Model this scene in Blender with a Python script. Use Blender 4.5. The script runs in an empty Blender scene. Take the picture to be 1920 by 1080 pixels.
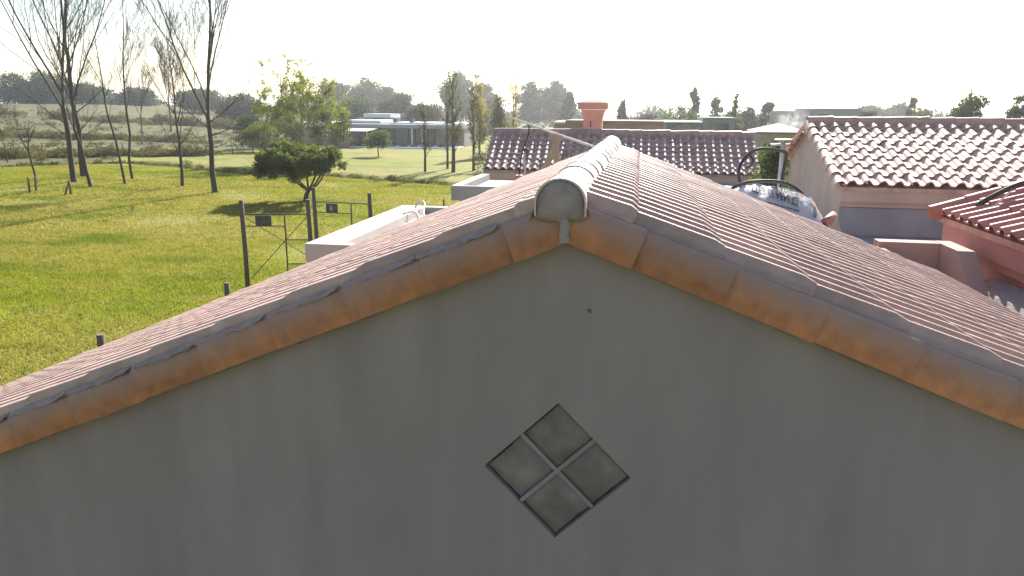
import bpy, math, random
import numpy as np
from mathutils import Vector, Matrix

random.seed(7)
RNG = np.random.default_rng(11)
R = math.radians
scene = bpy.context.scene
COL = scene.collection

# ------------------------------------------------------------------ camera, sky, sun, exposure
CAM = Vector((0.238, -2.633, 4.897))
PITCH, YAW, ROLL = R(13.43), R(9.43), R(0.57)
cam_data = bpy.data.cameras.new('camera')
cam_data.sensor_width = 36.0
cam_data.lens = 1400.0 / 1920.0 * 36.0
cam_data.clip_start = 0.05
cam_data.clip_end = 9000.0
cam = bpy.data.objects.new('camera', cam_data)
COL.objects.link(cam)
fwd = Vector((-math.sin(YAW) * math.cos(PITCH), math.cos(YAW) * math.cos(PITCH), -math.sin(PITCH)))
rgt = Vector((math.cos(YAW), math.sin(YAW), 0))
upv = rgt.cross(fwd)
r2 = rgt * math.cos(ROLL) + upv * math.sin(ROLL)
u2 = -rgt * math.sin(ROLL) + upv * math.cos(ROLL)
cam.matrix_world = Matrix(((r2.x, u2.x, -fwd.x, CAM.x), (r2.y, u2.y, -fwd.y, CAM.y),
                           (r2.z, u2.z, -fwd.z, CAM.z), (0, 0, 0, 1)))
scene.camera = cam

SUN_EL, SUN_AZ = R(31), R(6)
world = bpy.data.worlds.new('World')
scene.world = world
world.use_nodes = True
wn = world.node_tree.nodes
wl = world.node_tree.links
sky = wn.new('ShaderNodeTexSky')
sky.sky_type = 'NISHITA'
sky.sun_disc = False
sky.sun_elevation = SUN_EL
sky.sun_rotation = SUN_AZ
sky.air_density = 1.0
sky.dust_density = 1.3
sky.ozone_density = 1.0
bg = wn['Background']
bg.inputs[1].default_value = 0.078
wl.new(sky.outputs[0], bg.inputs[0])

sun_data = bpy.data.lights.new('sun', 'SUN')
sun_data.energy = 5.0
sun_data.angle = R(0.55)
sun_data.color = (1.0, 0.955, 0.89)
sun = bpy.data.objects.new('sun', sun_data)
COL.objects.link(sun)
SUND = Vector((math.sin(SUN_AZ) * math.cos(SUN_EL), math.cos(SUN_AZ) * math.cos(SUN_EL), math.sin(SUN_EL)))
sun.rotation_euler = SUND.to_track_quat('Z', 'Y').to_euler()

vs = scene.view_settings
scene.display_settings.display_device = 'sRGB'
vs.view_transform = 'Standard'
vs.look = 'None'
vs.exposure = 1.45
vs.gamma = 1.0
vs.use_curve_mapping = False
scene.render.engine = 'CYCLES'
scene.cycles.max_bounces = 6
scene.cycles.transparent_max_bounces = 6
scene.cycles.volume_bounces = 0

# ------------------------------------------------------------------ materials
def mat(name, col, rough=0.8, var=0.0, noise=0.0, scale=8.0, bump=0.0, bscale=60.0, col2=None, mix=0.0,
        mscale=1.5, spec=0.3, trans=None, metal=0.0, streak=None):
    """procedural material: base colour, per-object tint (var), mottling (noise), a second blotch colour and fine relief"""
    m = bpy.data.materials.new(name)
    m.use_nodes = True
    n, l = m.node_tree.nodes, m.node_tree.links
    b = n['Principled BSDF']
    b.inputs['Roughness'].default_value = rough
    b.inputs['Specular IOR Level'].default_value = spec
    b.inputs['Metallic'].default_value = metal
    tc = n.new('ShaderNodeTexCoord')
    src = None
    rgb = n.new('ShaderNodeRGB'); rgb.outputs[0].default_value = (*col, 1); src = rgb.outputs[0]
    vec = tc.outputs['Object']
    oi = n.new('ShaderNodeObjectInfo')
    add = n.new('ShaderNodeVectorMath'); add.operation = 'ADD'
    sc = n.new('ShaderNodeVectorMath'); sc.operation = 'SCALE'; sc.inputs[0].default_value = (17, 31, 53)
    l.new(oi.outputs['Random'], sc.inputs['Scale'])
    l.new(vec, add.inputs[0]); l.new(sc.outputs[0], add.inputs[1])
    vec = add.outputs[0]
    if streak:
        mp = n.new('ShaderNodeMapping'); mp.inputs['Scale'].default_value = streak
        l.new(vec, mp.inputs[0]); svec = mp.outputs[0]
    else:
        svec = vec
    def ntex(s, v, d=4.0):
        t = n.new('ShaderNodeTexNoise'); t.inputs['Scale'].default_value = s; t.inputs['Detail'].default_value = d
        l.new(v, t.inputs['Vector']); return t
    if col2 is not None:
        t = ntex(mscale, svec, 5.0)
        rp = n.new('ShaderNodeValToRGB')
        rp.color_ramp.elements[0].position = 0.5 - 0.12; rp.color_ramp.elements[1].position = 0.5 + 0.16
        rp.color_ramp.elements[0].color = (0, 0, 0, 1); rp.color_ramp.elements[1].color = (mix, mix, mix, 1)
        l.new(t.outputs['Fac'], rp.inputs[0])
        mx = n.new('ShaderNodeMixRGB'); mx.inputs[2].default_value = (*col2, 1)
        l.new(rp.outputs[0], mx.inputs[0]); l.new(src, mx.inputs[1]); src = mx.outputs[0]
    val = None
    if noise > 0:
        t = ntex(scale, svec)
        mr = n.new('ShaderNodeMapRange'); mr.inputs[1].default_value = 0.3; mr.inputs[2].default_value = 0.7
        mr.inputs[3].default_value = 1 - noise; mr.inputs[4].default_value = 1 + noise
        l.new(t.outputs['Fac'], mr.inputs[0]); val = mr.outputs[0]
    if var > 0:
        mr2 = n.new('ShaderNodeMapRange'); mr2.inputs[3].default_value = 1 - var; mr2.inputs[4].default_value = 1 + var
        l.new(oi.outputs['Random'], mr2.inputs[0])
        if val is None: val = mr2.outputs[0]
        else:
            mm = n.new('ShaderNodeMath'); mm.operation = 'MULTIPLY'
            l.new(val, mm.inputs[0]); l.new(mr2.outputs[0], mm.inputs[1]); val = mm.outputs[0]
    if val is not None:
        vm = n.new('ShaderNodeVectorMath'); vm.operation = 'SCALE'
        l.new(src, vm.inputs[0]); l.new(val, vm.inputs['Scale']); src = vm.outputs[0]
    l.new(src, b.inputs['Base Color'])
    if bump > 0:
        t = ntex(bscale, vec, 6.0)
        bp = n.new('ShaderNodeBump'); bp.inputs['Strength'].default_value = bump; bp.inputs['Distance'].default_value = 0.01
        l.new(t.outputs['Fac'], bp.inputs['Height']); l.new(bp.outputs[0], b.inputs['Normal'])
    if trans is not None:
        out = n['Material Output']
        tr = n.new('ShaderNodeBsdfTranslucent')
        ml = n.new('ShaderNodeMixRGB'); ml.blend_type = 'MULTIPLY'; ml.inputs[0].default_value = 1.0
        ml.inputs[2].default_value = (*trans[1], 1)
        l.new(src, ml.inputs[1]); l.new(ml.outputs[0], tr.inputs[0])
        ms = n.new('ShaderNodeMixShader'); ms.inputs[0].default_value = trans[0]
        l.new(b.outputs[0], ms.inputs[1]); l.new(tr.outputs[0], ms.inputs[2]); l.new(ms.outputs[0], out.inputs['Surface'])
    return m

M = {}
M['tile'] = mat('weathered_pink_tile', (0.50, 0.325, 0.250), 0.58, var=0.15, noise=0.16, scale=9, bump=0.25, bscale=70, col2=(0.42, 0.26, 0.205), mix=0.55, mscale=5, spec=0.4)
M['tile_b'] = mat('brown_pink_tile', (0.42, 0.265, 0.225), 0.55, var=0.16, noise=0.15, scale=9, bump=0.2, bscale=60, col2=(0.27, 0.17, 0.15), mix=0.6, mscale=4, spec=0.4)
M['tile_red'] = mat('red_clay_tile', (0.44, 0.195, 0.155), 0.55, var=0.12, noise=0.15, scale=9, bump=0.2, bscale=60, col2=(0.36, 0.16, 0.125), mix=0.5, mscale=4, spec=0.4)
M['barge'] = mat('terracotta_verge_tile', (0.50, 0.195, 0.085), 0.65, var=0.26, noise=0.20, scale=15, bump=0.4, bscale=55, col2=(0.40, 0.17, 0.09), mix=0.6, mscale=4.5, spec=0.3)
def dusty(m, dust):
    """grey dust lodged on the upper shoulder of the verge tiles"""
    n, l = m.node_tree.nodes, m.node_tree.links
    b = n['Principled BSDF']; src = b.inputs['Base Color'].links[0].from_socket
    tc = n.new('ShaderNodeTexCoord'); sx = n.new('ShaderNodeSeparateXYZ'); l.new(tc.outputs['Object'], sx.inputs[0])
    nz = n.new('ShaderNodeTexNoise'); nz.inputs['Scale'].default_value = 9; l.new(tc.outputs['Object'], nz.inputs['Vector'])
    ma = n.new('ShaderNodeMath'); ma.operation = 'MULTIPLY_ADD'; ma.inputs[1].default_value = 0.06; l.new(nz.outputs['Fac'], ma.inputs[0]); l.new(sx.outputs['Z'], ma.inputs[2])
    mr = n.new('ShaderNodeMapRange'); mr.inputs[1].default_value = 0.075; mr.inputs[2].default_value = 0.150; mr.inputs[4].default_value = 0.8; l.new(ma.outputs[0], mr.inputs[0])
    mx = n.new('ShaderNodeMixRGB'); mx.inputs[2].default_value = (*dust, 1)
    l.new(mr.outputs[0], mx.inputs[0]); l.new(src, mx.inputs[1]); l.new(mx.outputs[0], b.inputs['Base Color'])
dusty(M['barge'], (0.37, 0.245, 0.20))
M['cap'] = mat('ridge_cap_tile', (0.62, 0.49, 0.43), 0.42, var=0.10, noise=0.15, scale=9, bump=0.3, bscale=60, col2=(0.55, 0.47, 0.42), mix=0.7, mscale=6, spec=0.6)
M['mortar'] = mat('grey_mortar', (0.375, 0.278, 0.258), 0.95, noise=0.22, scale=18, bump=0.9, bscale=60, col2=(0.265, 0.23, 0.225), mix=0.7, mscale=9)
M['mortar_b'] = mat('grey_smear_mortar', (0.35, 0.265, 0.225), 0.95, noise=0.25, scale=22, bump=0.9, bscale=70)
M['plaster'] = mat('grey_beige_plaster', (0.35, 0.274, 0.262), 0.92, noise=0.09, scale=3.2, bump=0.3, bscale=120, col2=(0.29, 0.228, 0.218), mix=0.75, mscale=1.1, streak=(1.5, 1, 0.35), spec=0.2)
M['plaster_p'] = mat('pink_beige_plaster', (0.50, 0.375, 0.305), 0.9, noise=0.08, scale=2.5, bump=0.2, bscale=90, col2=(0.43, 0.315, 0.255), mix=0.6, mscale=1.4, streak=(1.2, 1.2, 0.5), spec=0.2)
M['plaster_t'] = mat('terracotta_plaster', (0.50, 0.315, 0.25), 0.9, noise=0.10, scale=3, bump=0.2, bscale=90, col2=(0.42, 0.26, 0.21), mix=0.6, mscale=2, spec=0.2)
M['plaster_r'] = mat('red_painted_plaster', (0.44, 0.195, 0.155), 0.85, noise=0.08, scale=2.5, bump=0.2, bscale=90, col2=(0.36, 0.15, 0.125), mix=0.6, mscale=1.6, spec=0.25)
M['membrane'] = mat('grey_roof_membrane', (0.30, 0.30, 0.30), 0.75, noise=0.12, scale=3, bump=0.2, bscale=30, col2=(0.24, 0.25, 0.27), mix=0.7, mscale=1.2)
M['white_cement'] = mat('pale_cement', (0.44, 0.395, 0.36), 0.85, noise=0.10, scale=3, bump=0.2, bscale=50, col2=(0.38, 0.345, 0.315), mix=0.6, mscale=1.5)
M['glass_block'] = mat('dusty_glass_block', (0.215, 0.168, 0.160), 0.5, var=0.16, noise=0.30, scale=9, bump=0.25, bscale=14, col2=(0.17, 0.145, 0.13), mix=0.7, mscale=6, spec=0.4)
M['chip'] = mat('dark_chip', (0.13, 0.11, 0.105), 0.95, noise=0.3, scale=60)
M['gap'] = mat('dark_joint', (0.055, 0.052, 0.05), 0.95, noise=0.3, scale=30)
M['chimney'] = mat('terracotta_render', (0.54, 0.285, 0.215), 0.85, noise=0.10, scale=4, bump=0.2, bscale=50, col2=(0.48, 0.25, 0.19), mix=0.5, mscale=2)
M['wood'] = mat('raw_timber', (0.34, 0.25, 0.17), 0.85, noise=0.25, scale=14, bump=0.4, bscale=50, streak=(6, 6, 0.6))
M['pole'] = mat('pale_timber_pole', (0.66, 0.57, 0.47), 0.55, noise=0.12, scale=12)
M['post'] = mat('weathered_post_wood', (0.16, 0.12, 0.085), 0.92, noise=0.3, scale=10, bump=0.6, bscale=40, streak=(6, 6, 0.8))
M['iron'] = mat('rusty_iron', (0.10, 0.072, 0.055), 0.75, noise=0.3, scale=20)
M['plate'] = mat('dull_dark_plate', (0.10, 0.085, 0.08), 0.6, noise=0.25, scale=8)
M['plate_w'] = mat('worn_white_print', (0.55, 0.55, 0.55), 0.7, noise=0.2, scale=20)
M['rubber'] = mat('black_rubber', (0.022, 0.021, 0.02), 0.45, noise=0.2, scale=20, spec=0.5)
M['sack'] = mat('white_plastic_sack', (0.47, 0.46, 0.465), 0.5, noise=0.06, scale=6, bump=0.35, bscale=14, spec=0.45)
M['ink'] = mat('dark_print_ink', (0.05, 0.05, 0.06), 0.6)
M['ink_green'] = mat('green_print_ink', (0.09, 0.15, 0.13), 0.6)
M['ink_red'] = mat('red_print_ink', (0.45, 0.09, 0.09), 0.6)
M['ink_pink'] = mat('pink_print_ink', (0.62, 0.36, 0.34), 0.6)
M['pvc'] = mat('white_pvc', (0.62, 0.60, 0.56), 0.5, noise=0.1, scale=6)
M['rope'] = mat('pale_rope', (0.48, 0.42, 0.35), 0.95, noise=0.2, scale=40)
M['rope_d'] = mat('dark_strap', (0.05, 0.04, 0.04), 0.9, noise=0.2, scale=40)
M['bucket'] = mat('red_plastic', (0.36, 0.14, 0.13), 0.55, noise=0.1, scale=10)
M['bark'] = mat('grey_brown_bark', (0.075, 0.060, 0.047), 0.95, noise=0.3, scale=6, bump=0.6, bscale=25, streak=(4, 4, 0.6))
M['bark_p'] = mat('pale_bark', (0.20, 0.17, 0.135), 0.95, noise=0.25, scale=6, bump=0.5, bscale=25)
LT = (0.45, (1.5, 1.6, 0.75))
M['leaf_dark'] = mat('dark_green_leaf', (0.045, 0.068, 0.026), 0.75, noise=0.45, scale=1.3, trans=(0.35, (1.3, 1.5, 0.8)), spec=0.15)
M['leaf_mid'] = mat('mid_green_leaf', (0.072, 0.098, 0.032), 0.7, noise=0.4, scale=1.3, trans=LT, spec=0.15)
M['leaf_olive'] = mat('olive_leaf', (0.088, 0.102, 0.034), 0.7, noise=0.4, scale=1.5, trans=LT, spec=0.15)
M['leaf_shrub'] = mat('dark_olive_leaf', (0.092, 0.112, 0.030), 0.7, noise=0.4, scale=1.5, trans=LT, spec=0.15)
M['leaf_spring'] = mat('yellow_green_leaf', (0.15, 0.175, 0.035), 0.65, noise=0.3, scale=1.5, trans=(0.55, (1.6, 1.6, 0.6)), spec=0.15)
M['leaf_gold'] = mat('yellowing_leaf', (0.20, 0.18, 0.045), 0.65, noise=0.3, scale=2, trans=(0.55, (1.6, 1.5, 0.6)), spec=0.15)
M['leaf_far'] = mat('far_grey_green_leaf', (0.060, 0.070, 0.042), 0.8, noise=0.4, scale=0.5, trans=(0.3, (1.3, 1.4, 0.9)), spec=0.1)
M['leaf_brown'] = mat('brownish_scrub_leaf', (0.085, 0.080, 0.036), 0.8, noise=0.4, scale=0.8, trans=(0.4, (1.4, 1.4, 0.8)), spec=0.1)
M['grass'] = mat('grass_blade', (0.150, 0.175, 0.022), 0.65, noise=0.45, scale=0.55, trans=(0.5, (1.75, 1.7, 0.6)), spec=0.15, col2=(0.17, 0.15, 0.06), mix=0.7, mscale=0.33)
M['litter'] = mat('fallen_yellow_leaf', (0.34, 0.27, 0.10), 0.7, noise=0.3, scale=9, trans=(0.4, (1.3, 1.2, 0.7)))
M['conc_far'] = mat('grey_concrete', (0.30, 0.30, 0.30), 0.85, noise=0.1, scale=1)
M['conc_brown'] = mat('brownish_render', (0.28, 0.20, 0.17), 0.85, noise=0.15, scale=1)
M['white_far'] = mat('white_roof_sheet', (0.78, 0.78, 0.78), 0.6, noise=0.05, scale=1)
M['awning'] = mat('cream_awning_cloth', (0.78, 0.74, 0.64), 0.7, trans=(0.35, (1, 1, 1)))
M['glass'] = mat('dark_window_glass', (0.05, 0.06, 0.07), 0.12, spec=0.6)
M['glass_pale'] = mat('curtained_glass', (0.09, 0.108, 0.12), 0.25, spec=0.6)
M['frame'] = mat('dark_window_frame', (0.06, 0.06, 0.06), 0.5)
M['dark_unit'] = mat('dark_metal_unit', (0.05, 0.055, 0.06), 0.6)
M['green_wall'] = mat('dull_green_render', (0.16, 0.21, 0.19), 0.85, noise=0.12, scale=1.2)
M['hip'] = mat('olive_grey_sheet_roof', (0.24, 0.21, 0.155), 0.8, noise=0.1, scale=2)
M['wallhouse'] = mat('ochre_grey_render', (0.30, 0.255, 0.20), 0.85, noise=0.1, scale=2)

# ------------------------------------------------------------------ mesh helpers
class MB:
    def __init__(s): s.v = []; s.f = []; s.smooth = []
    def add(s, vs_, fs, smooth=False):
        o = len(s.v); s.v += [tuple(p) for p in vs_]; s.f += [tuple(i + o for i in f) for f in fs]
        s.smooth += [smooth] * len(fs)
    def box(s, lo, hi):
        x0, y0, z0 = lo; x1, y1, z1 = hi
        s.add([(x0,y0,z0),(x1,y0,z0),(x1,y1,z0),(x0,y1,z0),(x0,y0,z1),(x1,y0,z1),(x1,y1,z1),(x0,y1,z1)],
              [(0,3,2,1),(4,5,6,7),(0,1,5,4),(1,2,6,5),(2,3,7,6),(3,0,4,7)])
    def bar(s, a, b, w, h=None, up=(0, 0, 1)):
        h = h or w
        a, b = Vector(a), Vector(b); d = (b - a).normalized()
        u = Vector(up)
        if abs(d.dot(u)) > 0.95: u = Vector((0, 1, 0))
        sx = d.cross(u).normalized(); sy = sx.cross(d).normalized()
        vs_ = [p + sx * i * w / 2 + sy * j * h / 2 for p in (a, b) for i, j in ((-1,-1),(1,-1),(1,1),(-1,1))]
        s.add(vs_, [(0,1,2,3),(7,6,5,4),(0,4,5,1),(1,5,6,2),(2,6,7,3),(3,7,4,0)])
    def tube(s, pts, rad, sides=6, cap=True):
        pts = [Vector(p) for p in pts]; n = len(pts)
        if not hasattr(rad, '__len__'): rad = [rad] * n
        ref = Vector((0.31, 0.87, 0.37))
        vs_ = []; fs = []
        for i, p in enumerate(pts):
            d = (pts[min(i + 1, n - 1)] - pts[max(i - 1, 0)])
            d = d.normalized() if d.length > 1e-9 else Vector((0, 0, 1))
            a = d.cross(ref)
            if a.length < 0.1: a = d.cross(Vector((1, 0, 0)))
            a.normalize(); b = d.cross(a)
            for k in range(sides):
                t = 2 * math.pi * k / sides
                vs_.append(p + a * math.cos(t) * rad[i] + b * math.sin(t) * rad[i])
        for i in range(n - 1):
            for k in range(sides):
                k2 = (k + 1) % sides
                fs.append((i*sides+k, i*sides+k2, (i+1)*sides+k2, (i+1)*sides+k))
        s.add(vs_, fs, True)
        if cap and sides > 3:
            o = len(s.v) - n * sides
            s.f += [tuple(o + k for k in reversed(range(sides))), tuple(o + (n-1)*sides + k for k in range(sides))]
            s.smooth += [False, False]
    def prism(s, poly, axis, t0, t1):
        """extrude a 2-D polygon along an axis (0=x,1=y,2=z); poly gives the other two coordinates in order"""
        def mk(p, t):
            q = list(p); q.insert(axis, t); return tuple(q)
        n = len(poly)
        s.add([mk(p, t0) for p in poly] + [mk(p, t1) for p in poly],
              [tuple(range(n)), tuple(reversed(range(n, 2*n)))] + [(i, i + n, (i+1) % n + n, (i+1) % n) for i in range(n)])
    def mesh(s, name, off=(0, 0, 0)):
        me = bpy.data.meshes.new(name)
        ox, oy, oz = off
        me.from_pydata([(x-ox, y-oy, z-oz) for x, y, z in s.v], [], s.f)
        me.polygons.foreach_set('use_smooth', s.smooth)
        me.update()
        return me

def fixn(me):
    import bmesh
    bm = bmesh.new(); bm.from_mesh(me); bmesh.ops.recalc_face_normals(bm, faces=bm.faces); bm.to_mesh(me); bm.free()

def tag(o, label=None, cat=None, group=None, kind=None):
    if label: o['label'] = label
    if cat: o['category'] = cat
    if group: o['group'] = group
    if kind: o['kind'] = kind
    return o

def wloc(o):
    p = Vector((0, 0, 0))
    while o is not None:
        p = p + o.location; o = o.parent
    return p

def thing(name, loc, label, cat, group=None):
    o = bpy.data.objects.new(name, None)
    o.empty_display_size = 0.2
    COL.objects.link(o); o.location = loc
    return tag(o, label, cat, group)

def build(name, mb, m, parent=None, recalc=True, label=None, kind=None):
    off = wloc(parent) if parent is not None else Vector((0, 0, 0))
    me = mb.mesh(name, off)
    if recalc: fixn(me)
    me.materials.append(m)
    o = bpy.data.objects.new(name, me); COL.objects.link(o)
    if parent is not None: o.parent = parent
    return tag(o, label, kind=kind)

def single(name, mb, m, loc, label, cat, group=None):
    """a thing that is one mesh, its origin at its base"""
    me = mb.mesh(name, loc); fixn(me); me.materials.append(m)
    o = bpy.data.objects.new(name, me); COL.objects.link(o); o.location = loc
    return tag(o, label, cat, group)

def inst(name, me, parent, mw):
    o = bpy.data.objects.new(name, me); COL.objects.link(o)
    o.parent = parent
    w = wloc(parent)
    o.matrix_basis = Matrix.Translation(-w) @ mw
    return o

def arrays_mesh(name, V, F, m, smooth=False):
    """V (n,3), F (k,3 or 4) numpy -> mesh"""
    me = bpy.data.meshes.new(name)
    k = F.shape[1]
    me.vertices.add(len(V)); me.vertices.foreach_set('co', V.astype(np.float32).ravel())
    me.loops.add(F.size); me.loops.foreach_set('vertex_index', F.astype(np.int32).ravel())
    me.polygons.add(len(F)); me.polygons.foreach_set('loop_start', np.arange(0, F.size, k, dtype=np.int32))
    me.polygons.foreach_set('loop_total', np.full(len(F), k, dtype=np.int32))
    me.polygons.foreach_set('use_smooth', np.full(len(F), smooth))
    me.update(calc_edges=True); me.validate()
    me.materials.append(m)
    return me

def copy_tree(root, loc, rz, label, scale=1.0):
    c = root.copy(); COL.objects.link(c); c.location = loc; c.rotation_euler = (0, 0, rz); c.scale = (scale,) * 3
    c['label'] = label
    for ch in root.children:
        d = ch.copy(); COL.objects.link(d); d.parent = c
        for g in ch.children:
            e = g.copy(); COL.objects.link(e); e.parent = d
    return c

# ------------------------------------------------------------------ ground
def hgt(x, y):
    """terrain height; works on numpy arrays"""
    x = np.asarray(x, float); y = np.asarray(y, float)
    d = np.hypot(x, y)
    far = np.clip((d - 95) / 160, 0, 1); far = far * far * (3 - 2 * far)
    left = np.clip((-x - 0.30 * y) / 90, 0, 1)
    h = far * left * 5.2 + np.clip((d - 300) / 1500, 0, 1) * 2.0
    h = h + 0.025 * np.sin(x * 0.31 + 1.0) * np.sin(y * 0.23) * np.clip((d - 12) / 20, 0, 1)
    # the ditch
    return h - 0.55 * np.exp(-(ditch_d(x, y) / 0.9) ** 2)

DITCH = np.array([(-75, 47), (-50.7, 51.2), (-47.8, 56.7), (-44, 58.6), (-37.5, 55.9), (-28.5, 50.6), (-21.8, 51.0), (-16, 48.6), (-10.8, 46.0), (-4, 43), (6, 40)], float)
def ditch_d(x, y):
    best = np.full(np.shape(x), 1e9)
    for a, b in zip(DITCH[:-1], DITCH[1:]):
        ab = b - a
        t = np.clip(((x - a[0]) * ab[0] + (y - a[1]) * ab[1]) / (ab @ ab), 0, 1)
        best = np.minimum(best, np.hypot(x - a[0] - t * ab[0], y - a[1] - t * ab[1]))
    return best

def ground_mat(blade=False):
    m = bpy.data.materials.new('grass_blade' if blade else 'lawn_and_field')
    m.use_nodes = True
    n, l = m.node_tree.nodes, m.node_tree.links
    b = n['Principled BSDF']; b.inputs['Roughness'].default_value = 0.9; b.inputs['Specular IOR Level'].default_value = 0.1
    geo = n.new('ShaderNodeNewGeometry')
    def noise(s, d=6.0, sc=(1, 1, 1)):
        mp = n.new('ShaderNodeMapping'); mp.inputs['Scale'].default_value = sc
        l.new(geo.outputs['Position'], mp.inputs[0])
        t = n.new('ShaderNodeTexNoise'); t.inputs['Scale'].default_value = s; t.inputs['Detail'].default_value = d
        l.new(mp.outputs[0], t.inputs['Vector']); return t.outputs['Fac']
    def ramp(v, a, b_, ca=(0,0,0), cb=(1,1,1)):
        r = n.new('ShaderNodeValToRGB'); e = r.color_ramp.elements
        e[0].position = a; e[1].position = b_; e[0].color = (*ca, 1); e[1].color = (*cb, 1)
        l.new(v, r.inputs[0]); return r.outputs[0]
    def mix(f, a, c, bt='MIX'):
        x = n.new('ShaderNodeMixRGB'); x.blend_type = bt
        if isinstance(f, float): x.inputs[0].default_value = f
        else: l.new(f, x.inputs[0])
        for i, q in ((1, a), (2, c)):
            if isinstance(q, tuple): x.inputs[i].default_value = (*q, 1)
            else: l.new(q, x.inputs[i])
        return x.outputs[0]
    lawn = mix(ramp(noise(0.16), 0.38, 0.62), (0.168, 0.190, 0.016), (0.228, 0.224, 0.030))
    lawn = mix(ramp(noise(0.085, 5, (0.7, 1.25, 1)), 0.43, 0.57), lawn, (0.275, 0.225, 0.10))
    lawn = mix(ramp(noise(0.55, 6, (0.7, 1.5, 1)), 0.48, 0.66), lawn, (0.24, 0.205, 0.075))
    lawn = mix(ramp(noise(0.27, 5, (0.8, 1.4, 1)), 0.52, 0.66), lawn, (0.112, 0.140, 0.016))
    lawn = mix(ramp(noise(1.7), 0.52, 0.74), lawn, (0.115, 0.128, 0.022))
    lawn = mix(ramp(noise(9.0), 0.45, 0.75), lawn, (0.19, 0.185, 0.05))
    field = mix(ramp(noise(0.05, 6, (0.6, 1.6, 1)), 0.40, 0.60), (0.098, 0.098, 0.038), (0.140, 0.122, 0.055))
    field = mix(ramp(noise(0.35, 6, (0.7, 1.4, 1)), 0.50, 0.68), field, (0.066, 0.066, 0.032))
    if blade:
        # lit blades let the light through
        sc = n.new('ShaderNodeVectorMath'); sc.operation = 'MULTIPLY'; sc.inputs[1].default_value = (0.82, 0.92, 0.75); l.new(lawn, sc.inputs[0])
        l.new(sc.outputs[0], b.inputs['Base Color'])
        tr = n.new('ShaderNodeBsdfTranslucent'); s2 = n.new('ShaderNodeVectorMath'); s2.operation = 'MULTIPLY'; s2.inputs[1].default_value = (1.35, 1.45, 0.55)
        l.new(lawn, s2.inputs[0]); l.new(s2.outputs[0], tr.inputs[0])
        ms = n.new('ShaderNodeMixShader'); ms.inputs[0].default_value = 0.5
        l.new(b.outputs[0], ms.inputs[1]); l.new(tr.outputs[0], ms.inputs[2]); l.new(ms.outputs[0], n['Material Output'].inputs['Surface'])
        return m
    at = n.new('ShaderNodeAttribute'); at.attribute_name = 'field'
    lawn = mix(1.0, lawn, (0.90, 0.95, 0.62), 'MULTIPLY')
    col = mix(at.outputs['Fac'], lawn, field)
    at2 = n.new('ShaderNodeAttribute'); at2.attribute_name = 'ditch'
    col = mix(at2.outputs['Fac'], col, (0.060, 0.052, 0.030))
    l.new(col, b.inputs['Base Color'])
    bp = n.new('ShaderNodeBump'); bp.inputs['Strength'].default_value = 0.9; bp.inputs['Distance'].default_value = 0.06
    l.new(noise(14.0, 8), bp.inputs['Height']); l.new(bp.outputs[0], b.inputs['Normal'])
    return m
M['grass'] = ground_mat(True)
M['ground'] = ground_mat()

def smooth01(v): 
    v = np.clip(v, 0, 1); return v * v * (3 - 2 * v)
def field_mask(x, y):
    """1 on the rough field beyond the ditch on the left, 0 on mown lawns"""
    yd = np.interp(x, DITCH[:, 0], DITCH[:, 1])
    side = smooth01((-x - 45 - 0.42 * np.maximum(y - 57, 0) + 1.5 * np.sin(y * 0.35)) / 4) * smooth01((y - yd - 0.5) / 2)
    far = smooth01((y - 78 - 0.55 * np.clip(x + 44, 0, 60) - 60 * smooth01((x + 46) / 6)) / 6)
    return np.clip(np.maximum(side, far), 0, 1)

def axis(fine0, fine1, step, lim):
    a = list(np.arange(fine0, fine1 + step / 2, step)); s = step
    lo = [fine0]; hi = [fine1]
    while lo[-1] > -lim: s *= 1.22; lo.append(lo[-1] - s)
    s = step
    while hi[-1] < lim: s *= 1.22; hi.append(hi[-1] + s)
    return np.array(sorted(set(lo[1:] + a + hi[1:])))
gx = axis(-80, 10, 0.6, 4200); gy = axis(-4, 105, 0.6, 4200)
GX, GY = np.meshgrid(gx, gy)
GV = np.stack([GX.ravel(), GY.ravel(), hgt(GX.ravel(), GY.ravel())], 1)
nx, ny = len(gx), len(gy)
ii = (np.arange(ny - 1)[:, None] * nx + np.arange(nx - 1)[None, :]).ravel()
GF = np.stack([ii, ii + 1, ii + 1 + nx, ii + nx], 1)
gme = arrays_mesh('ground', GV, GF, M['ground'], True)
for nm, vals in (('field', field_mask(GV[:, 0], GV[:, 1])), ('ditch', np.exp(-(ditch_d(GV[:, 0], GV[:, 1]) / 0.8) ** 2))):
    at = gme.attributes.new(nm, 'FLOAT', 'POINT'); at.data.foreach_set('value', vals.astype(np.float32))
ground = bpy.data.objects.new('ground', gme); COL.objects.link(ground); tag(ground, kind='structure')

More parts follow.
